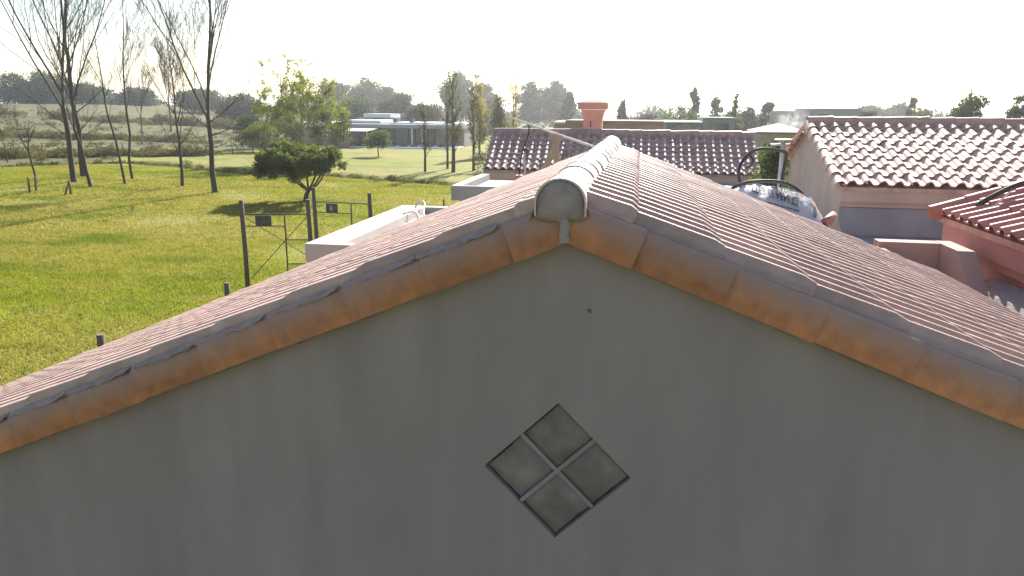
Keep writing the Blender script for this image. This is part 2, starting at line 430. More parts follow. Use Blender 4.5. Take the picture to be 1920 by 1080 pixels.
# ------------------------------------------------------------------ tile kit
def tile_mesh(name, wave, nw, length, h, m, barrel=0.62, seg=5, thick=0.022, droop=0.0, lift=0.022, power=0.8, flank=0.0, skew=False):
    """interlocking roll tile: u across, v down the slope (0 = upper end), w up; front edge has its own thickness"""
    prof = []
    for k in range(nw):
        u0 = k * wave
        if skew == 'flat':
            # broad flat-topped roll with steep flanks
            prof += [(u0 + a * wave, h * z) for a, z in ((0, 0), (.045, .62), (.11, .93), (.22, 1.0), (.56, 1.0), (.67, .92), (.74, .5), (.79, 0), (.90, -.06))]
            continue
        if skew:
            # roll with one gentle and one steep flank
            prof += [(u0 + a * wave, h * z) for a, z in ((0, 0), (.2, .22), (.4, .56), (.56, .86), (.68, 1.0), (.76, .93), (.83, .48), (.88, 0), (.94, -.06))]
            continue
        for i in range(seg + 1):
            t = i / seg
            prof.append((u0 + t * barrel * wave, h * (math.sin(math.pi * t) ** power if 0 < t < 1 else 0.0)))
        prof.append((u0 + (barrel + 1) / 2 * wave, -0.005))
    prof.append((nw * wave, 0.0))
    if flank: prof = [(0.0, -flank)] + prof + [(nw * wave, -flank)]
    v = []; f = []; n = len(prof)
    rows = [(0.0, 0.0, 1.0), (length - 0.05, lift * 0.85, 1.0), (length, lift, 1.0 - droop)] if droop else [(0.0, 0.0, 1.0), (length, lift, 1.0)]
    for vv, lf, sc in rows: v += [(u, vv, w * sc + lf) for u, w in prof]
    for r in range(len(rows) - 1):
        for i in range(n - 1): f.append((r*n+i, r*n+i+1, (r+1)*n+i+1, (r+1)*n+i))
    sm = [True] * len(f)
    o = len(v); last = rows[-1]
    for u, w in prof: v.append((u, length, w * last[2] + last[1]))
    for u, w in prof: v.append((u, length - 0.003, w * last[2] + last[1] - thick - 0.004))
    for i in range(n - 1): f.append((o+i, o+i+1, o+n+i+1, o+n+i)); sm.append(False)
    mb = MB(); mb.add(v, f); mb.smooth = sm
    me = mb.mesh(name); me.materials.append(m)
    return me

def slope_matrix(p, down, across):
    """columns: across, down, normal; the tile's normal points up"""
    nrm = across.cross(down)
    assert nrm.z > 0
    return Matrix(((across.x, down.x, nrm.x, p.x), (across.y, down.y, nrm.y, p.y), (across.z, down.z, nrm.z, p.z), (0, 0, 0, 1))), nrm

def jitter(mw, a=0.002, r=0.006):
    e = Matrix.Translation((random.gauss(0, a), random.gauss(0, a), random.gauss(0, a * 0.4)))
    return mw @ e @ Matrix.Rotation(random.gauss(0, r), 4, 'Z') @ Matrix.Rotation(random.gauss(0, r * 0.5), 4, 'Y')

def join_stuff(name, me, mats, parent, m):
    """many copies of one mesh as one stuff part (world matrices)"""
    n = len(me.vertices); co = np.empty(n * 3, np.float32); me.vertices.foreach_get('co', co); co = co.reshape(-1, 3)
    fs = np.array([list(p.vertices) for p in me.polygons])
    V = []; F = []
    w = np.array(wloc(parent))
    for k, mm in enumerate(mats):
        a = np.array(mm); V.append(co @ a[:3, :3].T + a[:3, 3] - w); F.append(fs + k * n)
    o = bpy.data.objects.new(name, arrays_mesh(name, np.concatenate(V), np.concatenate(F), m, True)); COL.objects.link(o)
    o.parent = parent
    return tag(o, kind='stuff')

# ------------------------------------------------------------------ main gabled house
ZA = 4.45                       # lower apex of the verge tiles
AL, AR = R(22.8), R(20.4)
YB = 3.93
house = thing('gable_house', (0, 2.0, 0), 'nearest house seen gable on, grey plaster wall with four glass blocks under pink tiles', 'house')

def rz(x, off=0.0):
    return ZA + off - (x * math.tan(AR) if x > 0 else -x * math.tan(AL))
XL, XR = -6.25, 2.70
WX0, WX1 = -5.9, 2.55
# front wall with a diamond opening for the glass blocks
gxc, gzc, hd = -0.0193, ZA - 0.9223, 0.2865
wall = MB()
y0, y1 = 0.02, 0.30
outer = [(0, rz(0, 0.06)), (WX0, rz(WX0, 0.06)), (WX0, 0.0), (WX1, 0.0), (WX1, rz(WX1, 0.06))]
dia = [(gxc, gzc + hd), (gxc - hd, gzc), (gxc, gzc - hd), (gxc + hd, gzc)]
V = [(x, y0, z) for x, z in outer] + [(x, y0, z) for x, z in dia] + [(x, y1, z) for x, z in outer] + [(x, y0 + 0.05, z) for x, z in dia]
Fc = [(0, 1, 6, 5), (1, 2, 7, 6), (2, 3, 7), (3, 4, 8, 7), (4, 0, 5, 8)]
Fc += [(9, 13, 12, 11, 10)] + [(i, 9 + i, 9 + (i + 1) % 5, (i + 1) % 5) for i in range(5)]
Fc += [(5 + i, 5 + (i + 1) % 4, 14 + (i + 1) % 4, 14 + i) for i in range(4)]
wall.add(V, Fc)
gw = build('wall', wall, M['plaster'], house)
jb = MB(); jb.add([(x, y0 + 0.045, z) for x, z in dia], [(0, 1, 2, 3)])
build('joint_bed', jb, M['gap'], gw)
# plaster bars between the blocks
bars = MB(); hw = 0.0075
for sx in (1, -1):
    d = Vector((sx, 0, 1)).normalized(); nrm = Vector((1, 0, -sx)).normalized()
    a = Vector((gxc, 0, gzc)) - d * 0.200; b = Vector((gxc, 0, gzc)) + d * 0.200
    yy = y0 + (0.006 if sx > 0 else 0.009)
    q = [a + nrm * hw, b + nrm * hw, b - nrm * hw, a - nrm * hw]
    bars.add([(p.x, yy, p.z) for p in q] + [(p.x, y0 + 0.044, p.z) for p in q],
             [(0,1,2,3),(0,4,5,1),(1,5,6,2),(2,6,7,3),(3,7,4,0)])
build('mortar_bar', bars, M['plaster'], gw)
for k in range(4):
    t = k * math.pi / 2 + random.gauss(0, 0.006)
    c = Vector((gxc + 0.1440 * math.sin(k * math.pi / 2), y0 + 0.009, gzc + 0.1445 * math.cos(k * math.pi / 2)))
    gb = MB(); s = 0.0918; n = 6
    vs_, fs = [], []
    for j in range(n + 1):
        for i in range(n + 1):
            a = -s + 2 * s * i / n; b = -s + 2 * s * j / n
            e = max(abs(a), abs(b)) / s
            dep = 0.012 if e > 0.99 else (0.0 if e > 0.6 else 0.004)
            ang = math.pi / 4 + t
            aa, bb = a + random.gauss(0, 0.0008), b + random.gauss(0, 0.0008)
            vs_.append((c.x + aa * math.cos(ang) - bb * math.sin(ang), c.y + dep, c.z + aa * math.sin(ang) + bb * math.cos(ang)))
    for j in range(n):
        for i in range(n): fs.append((j*(n+1)+i, j*(n+1)+i+1, (j+1)*(n+1)+i+1, (j+1)*(n+1)+i))
    gb.add(vs_, fs, True)
    o = build('glass_block', gb, M['glass_block'], gw, recalc=False)
# plaster chip below the apex
ch = MB(); cx, cz = 0.085, ZA - 0.265
pts = []
for k in range(11):
    t = 2 * math.pi * k / 11; rr = 0.0085 * (0.5 + 0.7 * random.random())
    pts.append((cx + rr * math.cos(t), y0 - 0.002, cz + 1.6 * rr * math.sin(t)))
ch.add([(cx, y0 - 0.004, cz)] + pts, [(0, 1 + k, 1 + (k + 1) % 11) for k in range(11)])
build('plaster_chip', ch, M['chip'], gw)
# side and back walls
sw = MB()
sw.box((WX0, 0.31, 0), (WX0 + 0.2, YB - 0.21, rz(WX0, 0.02)))
sw.box((WX1 - 0.2, 0.31, 0), (WX1, YB - 0.21, rz(WX1, 0.02)))
sw.prism([(WX0, 0), (WX1, 0), (WX1, rz(WX1, 0.05)), (0, rz(0, 0.05)), (WX0, rz(WX0, 0.05))], 1, YB - 0.2, YB - 0.03)
build('rear_wall', sw, M['plaster'], house)
# roof deck
deck = MB()
deck.prism([(XL, rz(XL, 0.062)), (0, rz(0, 0.062)), (XR, rz(XR, 0.062)), (XR, rz(XR, 0.125)), (0, rz(0, 0.125)), (XL, rz(XL, 0.125))], 1, 0.035, YB - 0.02)
roof = build('roof', deck, M['conc_brown'], house)

WAVE, ROW = 0.152, 0.332
tm = tile_mesh('roof_tile', WAVE, 2, ROW + 0.055, 0.040, M['tile'], barrel=0.52, seg=6, thick=0.009, droop=0.30, lift=0.015, power=0.62, flank=0.030, skew=True)
tmL = tile_mesh('roof_tile', WAVE, 2, ROW + 0.055, 0.046, M['tile'], thick=0.009, droop=0.30, lift=0.015, flank=0.030, skew='flat')
def slope_rows(ang, sgn, s0, nrow):
    out = []
    down = Vector((sgn * math.cos(ang), 0, -math.sin(ang)))
    for r in range(nrow):
        s_front = s0 + ROW * r
        for c in range(14):
            y = -0.012 + c * 2 * WAVE
            if y + 2 * WAVE > YB + 0.05: continue
            if sgn < 0: across = Vector((0, 1, 0)); p0 = y
            else: across = Vector((0, -1, 0)); p0 = y + 2 * WAVE
            sa = s_front - ROW - 0.055
            if r == 0: sa = 0.03          # cut short under the ridge caps
            p = Vector((0, p0, ZA + (0.140 if sgn > 0 else 0.127) / math.cos(ang))) + down * sa
            mw, _ = slope_matrix(p, down, across)
            mw = mw @ Matrix.Diagonal((1, (s_front - sa) / (ROW + 0.055), 1, 1))
            out.append((r, c, jitter(mw, 0.0018, 0.004)))
    return out
right_t = slope_rows(AR, 1, 0.245, 9)
left_t = slope_rows(AL, -1, 0.195, 21)
# the upper rows run under the ridge caps; cut nothing, the caps cover them
singles = [(tm, m_) for r, c, m_ in right_t]
rest = []
room = 300 - len(singles)
left_sorted = sorted(left_t, key=lambda q: (q[1] * 0.9 + abs(q[0] - 6) * 0.18))
singles += [(tmL, q[2]) for q in left_sorted[:room]]
rest += [q[2] for q in left_sorted[room:]]
for me_, mw in singles: inst('roof_tile', me_, roof, mw)
if rest: join_stuff('roof_tile_field', tmL, rest, roof, M['tile'])

# verge tiles (half rounds hanging over the wall)
def barge_mesh(name, length, m, sgn):
    prof = [(0.055, 0.128), (0.0, 0.138), (-0.026, 0.134), (-0.043, 0.118), (-0.052, 0.090), (-0.057, 0.045), (-0.058, 0.0), (-0.046, 0.0), (-0.045, 0.06), (-0.03, 0.105)]
    k = len(prof); v = []; f = []; sm = []
    for s, grow in ((0, 0.0), (length * 0.5, 0.006), (length, 0.013)):
        v += [(s, y - (grow if y < 0.03 else 0), w + (grow * 0.4 if w > 0.08 else 0)) for y, w in prof]
    for r in range(2):
        for i in range(k - 1): f.append((r*k+i, r*k+i+1, (r+1)*k+i+1, (r+1)*k+i)); sm.append(i < 5)
    o = len(v); v += v[2*k:3*k]
    f.append(tuple(range(o, o + k))); sm.append(False)
    o = len(v); v += v[0:k]; f.append(tuple(reversed(range(o, o + k)))); sm.append(False)
    mb = MB(); mb.add(v, f); mb.smooth = sm
    me = mb.mesh(name); fixn(me); me.materials.append(m); return me
bm_ = barge_mesh('verge_tile', ROW + 0.02, M['barge'], 1)
def verge(ang, sgn, s0, n, first, ypl, front=True):
    down = Vector((sgn * math.cos(ang), 0, -math.sin(ang)))
    nrm = Vector((sgn * math.sin(ang), 0, math.cos(ang)))
    out = []
    for i in range(n):
        s1 = s0 + ROW * i; sa = s1 - ROW - 0.015
        if i == 0 and front: sa = first
        elif i == 0: sa = 0.02
        yv = Vector((0, 1 if front else -1, 0))
        p = Vector((0, ypl, ZA)) + down * sa
        L = (s1 - sa) / (ROW + 0.02)
        mw = Matrix(((down.x * L, yv.x, nrm.x, p.x), (down.y * L, yv.y, nrm.y, p.y), (down.z * L, yv.z, nrm.z, p.z), (0, 0, 0, 1)))
        e = Matrix.Translation((0, random.gauss(0, 0.0018), random.gauss(0, 0.0022))) @ Matrix.Rotation(random.gauss(0, 0.005), 4, 'Y')
        o = inst('verge_tile', bm_, roof, mw @ e)
        if i == 0:
            import bmesh
            bm = bmesh.new(); bm.from_mesh(bm_); bm.transform(o.matrix_basis)
            bmesh.ops.bisect_plane(bm, geom=bm.verts[:] + bm.edges[:] + bm.faces[:], plane_co=(sgn * 0.002, 0, 0), plane_no=(-sgn, 0, 0), clear_outer=True)
            bm.transform(o.matrix_basis.inverted())
            me = bpy.data.meshes.new('verge_tile'); bm.to_mesh(me); bm.free(); me.materials.append(M['barge']); o.data = me
        out.append(o)
    return out
verge(AR, 1, 0.245, 9, -0.12, 0.0)
verge(AL, -1, 0.195, 20, -0.12, -0.003)
verge(AR, 1, 0.245, 9, 0.012, YB + 0.01, False)
verge(AL, -1, 0.195, 20, 0.02, YB + 0.01, False)

# mortar smears squeezed out between the left verge tiles and the roll above
downL = Vector((-math.cos(AL), 0, -math.sin(AL))); nrmL = Vector((-math.sin(AL), 0, math.cos(AL)))
rr = random.Random(5)
for i in range(9):
    s1 = 0.195 + ROW * i
    a, b = s1 + 0.02, s1 + ROW * (0.8 + 0.3 * rr.random()) + 0.02
    mb = MB(); n = 26; vs_ = []; fs = []
    for k in range(n + 1):
        t = k / n; s = a + (b - a) * t
        env = max(0.05, math.sin(math.pi * min(1, max(0, t))) ** 0.5)
        wv = 0.5 + 0.3 * math.sin(k * 0.55 + i * 1.7) + 0.2 * math.sin(k * 1.35 + i)
        top = 0.145 + 0.0015 * math.sin(k * 0.8 + i)
        low = 0.136 - (0.008 + 0.014 * wv * (1 - 0.3 * t)) * env
        for (yy, w) in ((-0.021, top), (-0.040 - 0.0015 * rr.random(), (top + low) / 2 - 0.004), (-0.0550 - 0.0008 * rr.random(), low), (-0.050, low - 0.003)):
            p = Vector((0, yy, ZA)) + downL * s + nrmL * w
            vs_.append(p)
    for k in range(n):
        for j in range(3): fs.append((k*4+j, k*4+j+1, (k+1)*4+j+1, (k+1)*4+j))
    mb.add(vs_, fs, True)
    build('mortar_smear', mb, M['mortar_b'], roof)

# ridge caps
NC = 14
for i in range(NC):
    ya = -0.075 + i * (YB + 0.15) / NC; yb = ya + (YB + 0.15) / NC + 0.04
    mb = MB(); seg = 12; vs_ = []; fs = []
    cx0 = -0.022 + 0.020 * i / NC; zt = ZA + 0.222 + 0.015 * i / NC + rr.gauss(0, 0.0014)
    cx0 += rr.gauss(0, 0.002)
    rings = [(ya, 0.0905), (ya + 0.03, 0.090), (ya + 0.033, 0.0885), (yb, 0.0865)]
    for (yy, rad) in rings:
        ring = [(-rad, -0.046), (-rad, -0.022)] + [(-rad * math.cos(math.pi * k / seg), rad * 0.92 * math.sin(math.pi * k / seg)) for k in range(seg + 1)] + [(rad, -0.022), (rad, -0.046)]
        ring = [(x, z) for x, z in ring]
        vs_ += [(cx0 + x, yy, zt - rings[0][1] * 0.92 + z) for x, z in ring]
    k = seg + 5
    for r in range(len(rings) - 1):
        for j in range(k - 1): fs.append((r*k+j, r*k+j+1, (r+1)*k+j+1, (r+1)*k+j))
    sm = [True] * len(fs)
    # front edge thickness
    inner = [(cx0 + (x - cx0) * 0.93, y + 0.0, z - 0.006) for x, y, z in vs_[:k]]
    o = len(vs_); vs_ += [tuple(p) for p in vs_[:k]] + inner
    for j in range(k - 1): fs.append((o+j, o+j+1, o+k+j+1, o+k+j)); sm.append(False)
    mb.add(vs_, fs); mb.smooth = sm
    cap = build('ridge_cap', mb, M['cap'], roof, recalc=False)
    # rough mortar bedding under the right and left edge of this cap
    for sg in (1, -1):
        bed = MB(); vs_ = []; fs = []; n = 8
        for j in range(n + 1):
            y = ya + 0.02 + (yb - ya - 0.05) * j / n
            xo = cx0 + sg * (0.092 + 0.010 * rr.random()); xt = cx0 + sg * (0.086 + 0.003 * rr.random())
            zc = zt - 0.078
            vs_ += [(xt, y, zc - 0.015 + 0.010 * rr.random()), (xo, y, zc - 0.045), (xo + sg * (0.012 + 0.02 * rr.random()), y, zc - 0.105)]
        for j in range(n):
            for q in range(2): fs.append((j*3+q, j*3+q+1, (j+1)*3+q+1, (j+1)*3+q))
        bed.add(vs_, fs, True)
        build('mortar_bedding', bed, M['mortar'], roof)
# mortar plug closing the front of the ridge
pl = MB(); rad = 0.0855; cx0 = -0.022; zc = ZA + 0.222 - 0.0845
vs_ = []
ring = []
for k in range(15): ring.append((cx0 - rad * math.cos(math.pi * k / 14), zc + rad * 0.92 * math.sin(math.pi * k / 14)))
low = [(cx0 + rad, zc - 0.03)]
for k in range(13):
    t = k / 12
    low.append((cx0 + rad - 2 * rad * t, zc - 0.050 - 0.016 * rr.random() - 0.012 * math.sin(math.pi * t)))
low.append((cx0 - rad, zc - 0.03))
outl = ring + low
n = len(outl)
vs_ = [(x, -0.071 + 0.002 * rr.random(), z) for x, z in outl] + [(cx0 + (x - cx0) * 0.6, -0.073 - 0.003 * rr.random(), zc + (z - zc) * 0.6) for x, z in outl] + [(cx0, -0.075, zc - 0.02)] + [(x, 0.05, z) for x, z in outl]
fs = [(i, (i+1) % n, n + (i+1) % n, n + i) for i in range(n)] + [(n + i, n + (i+1) % n, 2*n) for i in range(n)] + [(2*n+1+i, 2*n+1+(i+1) % n, (i+1) % n, i) for i in range(n)]
pl.add(vs_, fs, True)
build('ridge_plug', pl, M['mortar'], roof)
# mortar daub where the two verges meet
db = MB(); vs_ = []; fs = []
nrow = 9
for j in range(nrow):
    t = j / (nrow - 1); z = ZA + 0.125 - 0.128 * t
    wl_ = 0.012 + 0.006 * rr.random() + 0.04 * max(0, 0.5 - t); wr = 0.014 + 0.008 * rr.random() + 0.04 * max(0, 0.5 - t)
    yb_ = -0.050 - 0.020 * min(1, t * 2.5)
    for x in (-wl_, -wl_ * 0.4, wr * 0.4, wr):
        inner = abs(x) < 0.016
        vs_.append((x - 0.006, yb_ - (0.005 + 0.003 * rr.random() if inner else 0.0) + 0.002, z))
for j in range(nrow - 1):
    for q in range(3): fs.append((j*4+q, j*4+q+1, (j+1)*4+q+1, (j+1)*4+q))
db.add(vs_, fs, True)
build('mortar_daub', db, M['mortar'], roof)
# thin shadow gap mortar under the verge tiles, ragged
for sgn, ang, n_ in ((1, AR, 60), (-1, AL, 140)):
    down = Vector((sgn * math.cos(ang), 0, -math.sin(ang))); nrm = Vector((sgn * math.sin(ang), 0, math.cos(ang)))
    mb = MB(); vs_ = []; fs = []
    for k in range(n_ + 1):
        s = 0.02 + k * 0.045
        for (yy, w) in ((-0.044, 0.012), (-0.036 - 0.006 * rr.random(), -0.006 - 0.006 * rr.random()), (0.019, -0.010 - 0.012 * rr.random() ** 3)):
            vs_.append(Vector((0, yy, ZA)) + down * s + nrm * w)
    for k in range(n_):
        for q in range(2): fs.append((k*3+q, k*3+q+1, (k+1)*3+q+1, (k+1)*3+q))
    mb.add(vs_, fs)
    build('verge_bedding', mb, M['conc_brown'], roof)

# ------------------------------------------------------------------ tiled roofs behind
tS = tile_mesh('roof_tile', 0.21, 1, 0.385, 0.062, M['tile'], barrel=0.66, seg=7, thick=0.020, lift=0.024)
tB = tile_mesh('roof_tile', 0.21, 1, 0.385, 0.060, M['tile_b'], barrel=0.66, seg=7, thick=0.020, lift=0.024)
tR = tile_mesh('roof_tile', 0.216, 1, 0.405, 0.052, M['tile_red'], barrel=0.50, seg=6, thick=0.018, lift=0.022, power=0.5)

def front_slope(roof_o, me, x0, ncol, wave, ye, ze, yr, zr, rows, mat_, skip=None):
    """tile rows on a slope that faces -Y, eave at (ye, ze), ridge at (yr, zr)"""
    down = Vector((0, ye - yr, ze - zr)); L = down.length; down.normalize()
    pitch = L / rows
    for r in range(rows):
        for c in range(ncol):
            p = Vector((x0 + c * wave, ye, ze)) - down * (pitch * (rows - 1 - r) + 0.385 * (pitch / 0.33))
            mw, _ = slope_matrix(p + Vector((wave, 0, 0)), down, Vector((-1, 0, 0)))
            mw = mw @ Matrix.Diagonal((1, pitch / 0.33, 1, 1))
            inst('roof_tile', me, roof_o, jitter(mw, 0.003, 0.008))

def half_round_row(roof_o, name, a, b, n, rad, m, flat=0.05):
    a, b = Vector(a), Vector(b); d = (b - a); step = d / n; dn = d.normalized()
    side = dn.cross(Vector((0, 0, 1))).normalized(); up = side.cross(dn).normalized()
    for i in range(n):
        p = a + step * i; q = p + step * 1.06
        j = rr.gauss(0, 0.005)
        mb = MB(); vs_ = []; fs = []; seg = 8
        rings = [(p, rad * 0.90), (q - dn * 0.03, rad * 1.02), (q, rad * 1.10)]
        for pp, r_ in rings:
            ring = [(-r_, -flat)] + [(-r_ * math.cos(math.pi * k / seg), r_ * 0.9 * math.sin(math.pi * k / seg)) for k in range(seg + 1)] + [(r_, -flat)]
            vs_ += [pp + side * x + up * (z + j) for x, z in ring]
        k = seg + 3
        for r in range(2):
            for s in range(k - 1): fs.append((r*k+s, r*k+s+1, (r+1)*k+s+1, (r+1)*k+s))
        mb.add(vs_, fs, True)
        o = len(mb.v)
        build(name, mb, m, roof_o)

# --- house behind the ridge (long low roof)
h2 = thing('tiled_house', (-0.2, 19, 0), 'long low brown tiled house behind the near ridge with an orange chimney on it', 'house')
X0, X1, YE, ZE, YR, ZR = -3.86, 3.28, 17.0, 3.36, 18.75, 4.275
w = MB()
w.box((X0 + 0.12, YE + 0.22, 0), (X1 - 0.12, YR + 2.3, ZE - 0.22))
w.prism([(YE + 0.22, ZE - 0.23), (YR + 2.3, ZE - 0.23), (YR, ZR - 0.14)], 0, X0 + 0.12, X1 - 0.12)
w2 = build('wall', w, M['plaster_p'], h2)
fb = MB(); fb.box((X0 + 0.03, YE + 0.05, ZE - 0.25), (X1 - 0.03, YE + 0.215, ZE - 0.035))
fb.box((X0 + 0.06, YE + 0.10, ZE - 0.32), (X1 - 0.06, YE + 0.215, ZE - 0.253))
build('fascia', fb, M['plaster_p'], h2)
dk = MB(); dk.prism([(YE + 0.03, ZE - 0.03), (YR, ZR - 0.05), (YR + 2.6, ZE - 0.03), (YR + 2.6, ZE - 0.09), (YR, ZR - 0.11), (YE + 0.03, ZE - 0.09)], 0, X0 + 0.02, X1 - 0.02)
roof2 = build('roof', dk, M['tile_b'], h2)
front_slope(roof2, tB, X0, 34, 0.21, YE, ZE, YR, ZR, 8, M['tile_b'])
half_round_row(roof2, 'ridge_cap', (X0 - 0.02, YR, ZR + 0.03), (X1 + 0.02, YR, ZR + 0.03), 19, 0.10, M['tile_b'], 0.10)
cp = thing('chimney', (-1.15, 19.95, 4.2), 'orange rendered chimney with a wide capped top on the far tiled roof', 'chimney') if False else None
def ring_loft(mb, rings, cx, cy):
    vs_ = []; fs = []
    for hx, hy, z in rings: vs_ += [(cx - hx, cy - hy, z), (cx + hx, cy - hy, z), (cx + hx, cy + hy, z), (cx - hx, cy + hy, z)]
    for r in range(len(rings) - 1):
        for k in range(4): fs.append((r*4+k, r*4+(k+1) % 4, (r+1)*4+(k+1) % 4, (r+1)*4+k))
    fs += [(3, 2, 1, 0), tuple((len(rings)-1)*4 + k for k in range(4))]
    mb.add(vs_, fs)
cm = MB(); ring_loft(cm, [(0.27, 0.27, 3.9), (0.27, 0.27, 4.62), (0.30, 0.30, 4.80), (0.36, 0.36, 4.915), (0.355, 0.355, 4.92)], -1.15, 20.05)
chim = build('chimney', cm, M['chimney'], h2)
cm = MB(); ring_loft(cm, [(0.43, 0.43, 4.923), (0.43, 0.43, 5.12), (0.30, 0.30, 5.165), (0.10, 0.10, 5.215)], -1.15, 20.05)
build('chimney_cap', cm, M['chimney'], chim)
cm = MB(); cm.box((-1.22, 19.772, 4.42), (-1.19, 19.778, 4.60))
build('vent_slot', cm, M['gap'], chim)

# --- house at the right with the sunlit roof
h3 = thing('tiled_house', (5.5, 11.5, 0), 'pink tiled house on the right with the sunlit scalloped roof and pinkish gable wall', 'house')
X0, X1, YE, ZE, YR, ZR = 3.14, 8.2, 9.0, 3.87, 11.5, 4.72
w = MB()
w.box((X0 + 0.10, YE + 0.22, 0), (X1, YR + 1.72, ZE - 0.22))
w.prism([(YE + 0.22, ZE - 0.22), (YR + 1.72, ZE - 0.22), (YR + 1.72, ZR - 0.68), (YR, ZR - 0.10), (YE + 0.22, ZE - 0.06)], 0, X0 + 0.10, X1)
build('wall', w, M['plaster_p'], h3)
fb = MB(); fb.box((X0 + 0.06, YE + 0.06, ZE - 0.25), (X1, YE + 0.215, ZE - 0.045))
fb.box((X0 + 0.08, YE + 0.12, ZE - 0.33), (X1, YE + 0.215, ZE - 0.253))
build('fascia', fb, M['plaster_p'], h3)
up_ = MB(); up_.box((X0 + 0.085, YE + 0.155, 2.9), (X1, YE + 0.213, ZE - 0.34))
build('membrane_upstand', up_, M['membrane'], h3)
dk = MB(); dk.prism([(YE + 0.03, ZE - 0.03), (YR, ZR - 0.05), (YR + 1.9, ZR - 0.69), (YR + 1.9, ZR - 0.75), (YR, ZR - 0.11), (YE + 0.03, ZE - 0.09)], 0, X0 + 0.05, X1)
roof3 = build('roof', dk, M['tile'], h3)
front_slope(roof3, tS, X0 + 0.05, 24, 0.21, YE, ZE, YR, ZR, 8, M['tile'])
half_round_row(roof3, 'ridge_cap', (X0 - 0.01, YR, ZR + 0.035), (X1, YR, ZR + 0.035), 13, 0.10, M['tile'], 0.11)
for side, (ya, za, yb_, zb_) in enumerate((( YE, ZE, YR, ZR), (YR + 1.9, ZR - 0.65, YR, ZR))):
    a = Vector((X0 + 0.02, ya, za)); b = Vector((X0 + 0.02, yb_, zb_))
    half_round_row(roof3, 'verge_tile', b + Vector((0, 0, 0.0)), a, 8 if side == 0 else 6, 0.075, M['tile'] if side == 0 else M['chimney'], 0.10)

# --- red tiled house at the right edge
h4 = thing('tiled_house', (4.6, 4.0, 0), 'red tiled house at the right edge with a black cable on its roof', 'house')
XE, ZE4, YV = 3.40, 3.87, 5.92
P4 = R(19)
w = MB(); w.box((XE + 0.17, 1.2, 0), (6.6, YV - 0.14, ZE4 - 0.245))
w.prism([(XE + 0.17, ZE4 - 0.244), (6.6, ZE4 - 0.244), (6.6, ZE4 + 3.05 * math.tan(P4) - 0.1), (XE + 0.17, ZE4 - 0.06)], 1, 1.2, YV - 0.14)
build('wall', w, M['plaster_r'], h4)
fb = MB(); fb.box((XE + 0.05, 1.15, ZE4 - 0.27), (XE + 0.165, YV - 0.06, ZE4 - 0.05))
fb.box((XE + 0.10, 1.15, ZE4 - 0.36), (XE + 0.165, YV - 0.10, ZE4 - 0.273))
build('fascia', fb, M['plaster_r'], h4)
dk = MB(); dk.prism([(XE + 0.02, ZE4 - 0.028), (6.6, ZE4 + 3.2 * math.tan(P4) - 0.028), (6.6, ZE4 + 3.2 * math.tan(P4) - 0.09), (XE + 0.02, ZE4 - 0.085)], 1, 1.1, YV)
roof4 = build('roof', dk, M['tile_red'], h4)
down = Vector((-math.cos(P4), 0, -math.sin(P4)))
for r in range(9):
    for c in range(21):
        y = YV - 0.02 - (c + 1) * 0.216
        p = Vector((XE, y, ZE4)) - down * (0.35 * r + 0.405)
        mw, _ = slope_matrix(p, down, Vector((0, 1, 0)))
        inst('roof_tile', tR, roof4, jitter(mw, 0.003, 0.008))
half_round_row(roof4, 'verge_tile', Vector((XE, YV, ZE4 + 0.03)) - down * 3.15, Vector((XE, YV, ZE4 + 0.03)) + down * 0.06, 9, 0.075, M['tile_red'], 0.09)

# ------------------------------------------------------------------ flat roofs between the houses
fr = MB(); fr.box((-2.5, YB + 0.06, 2.98), (3.225, 17.2, 3.12))
o = build('flat_roof', fr, M['membrane']); tag(o, kind='structure')
fr = MB(); fr.box((3.23, YB + 0.06, 2.98), (6.6, 9.15, 3.12))
o = build('flat_roof', fr, M['membrane']); tag(o, kind='structure')
fr = MB(); fr.box((2.72, -2.0, 2.70), (3.56, YB + 0.05, 3.02))
o = build('flat_roof', fr, M['membrane']); tag(o, kind='structure')

pw = thing('parapet', (2.9, 5.0, 3.12), 'low pink parapet corner around the dark gutter well by the red wall', 'parapet')
b = MB(); b.box((2.57, 5.0, 3.02), (3.12, 5.17, 3.69)); build('far_wall', b, M['plaster_t'], pw)
b = MB(); b.prism([(4.18, 3.02), (5.17, 3.02), (5.17, 3.692), (4.60, 3.692), (4.22, 3.38)], 0, 3.123, 3.27); build('side_wall', b, M['plaster_t'], pw)
b = MB(); b.box((2.50, 4.72, 3.02), (2.60, 4.998, 3.64)); build('near_wall', b, M['plaster_t'], pw)

mf = thing('mortar_flashing', (3.0, 3.0, 3.1), 'rough grey mortar strip along the foot of the red wall beside the near roof', 'flashing')
b = MB(); vs_ = []; fs = []; n = 60
for k in range(n + 1):
    y = -1.5 + (4.70 + 1.5) * k / n
    r1, r2_, r3 = rr.random(), rr.random(), rr.random()
    zt = 3.385 + 0.012 * r1
    vs_ += [(3.555, y, zt + 0.05), (3.29 + 0.015 * r2_, y, zt), (3.21 + 0.02 * r3, y, 3.26 + 0.03 * r2_), (3.16 + 0.03 * r1, y, 3.03)]
for k in range(n):
    for q in range(3): fs.append((k*4+q, k*4+q+1, (k+1)*4+q+1, (k+1)*4+q))
b.add(vs_, fs); build('mortar', b, M['mortar'], mf)

an = thing('flat_roof_annex', (-3.2, 7.3, 0), 'low white flat roofed annex with a raised rim left of the near roof', 'annex')
b = MB()
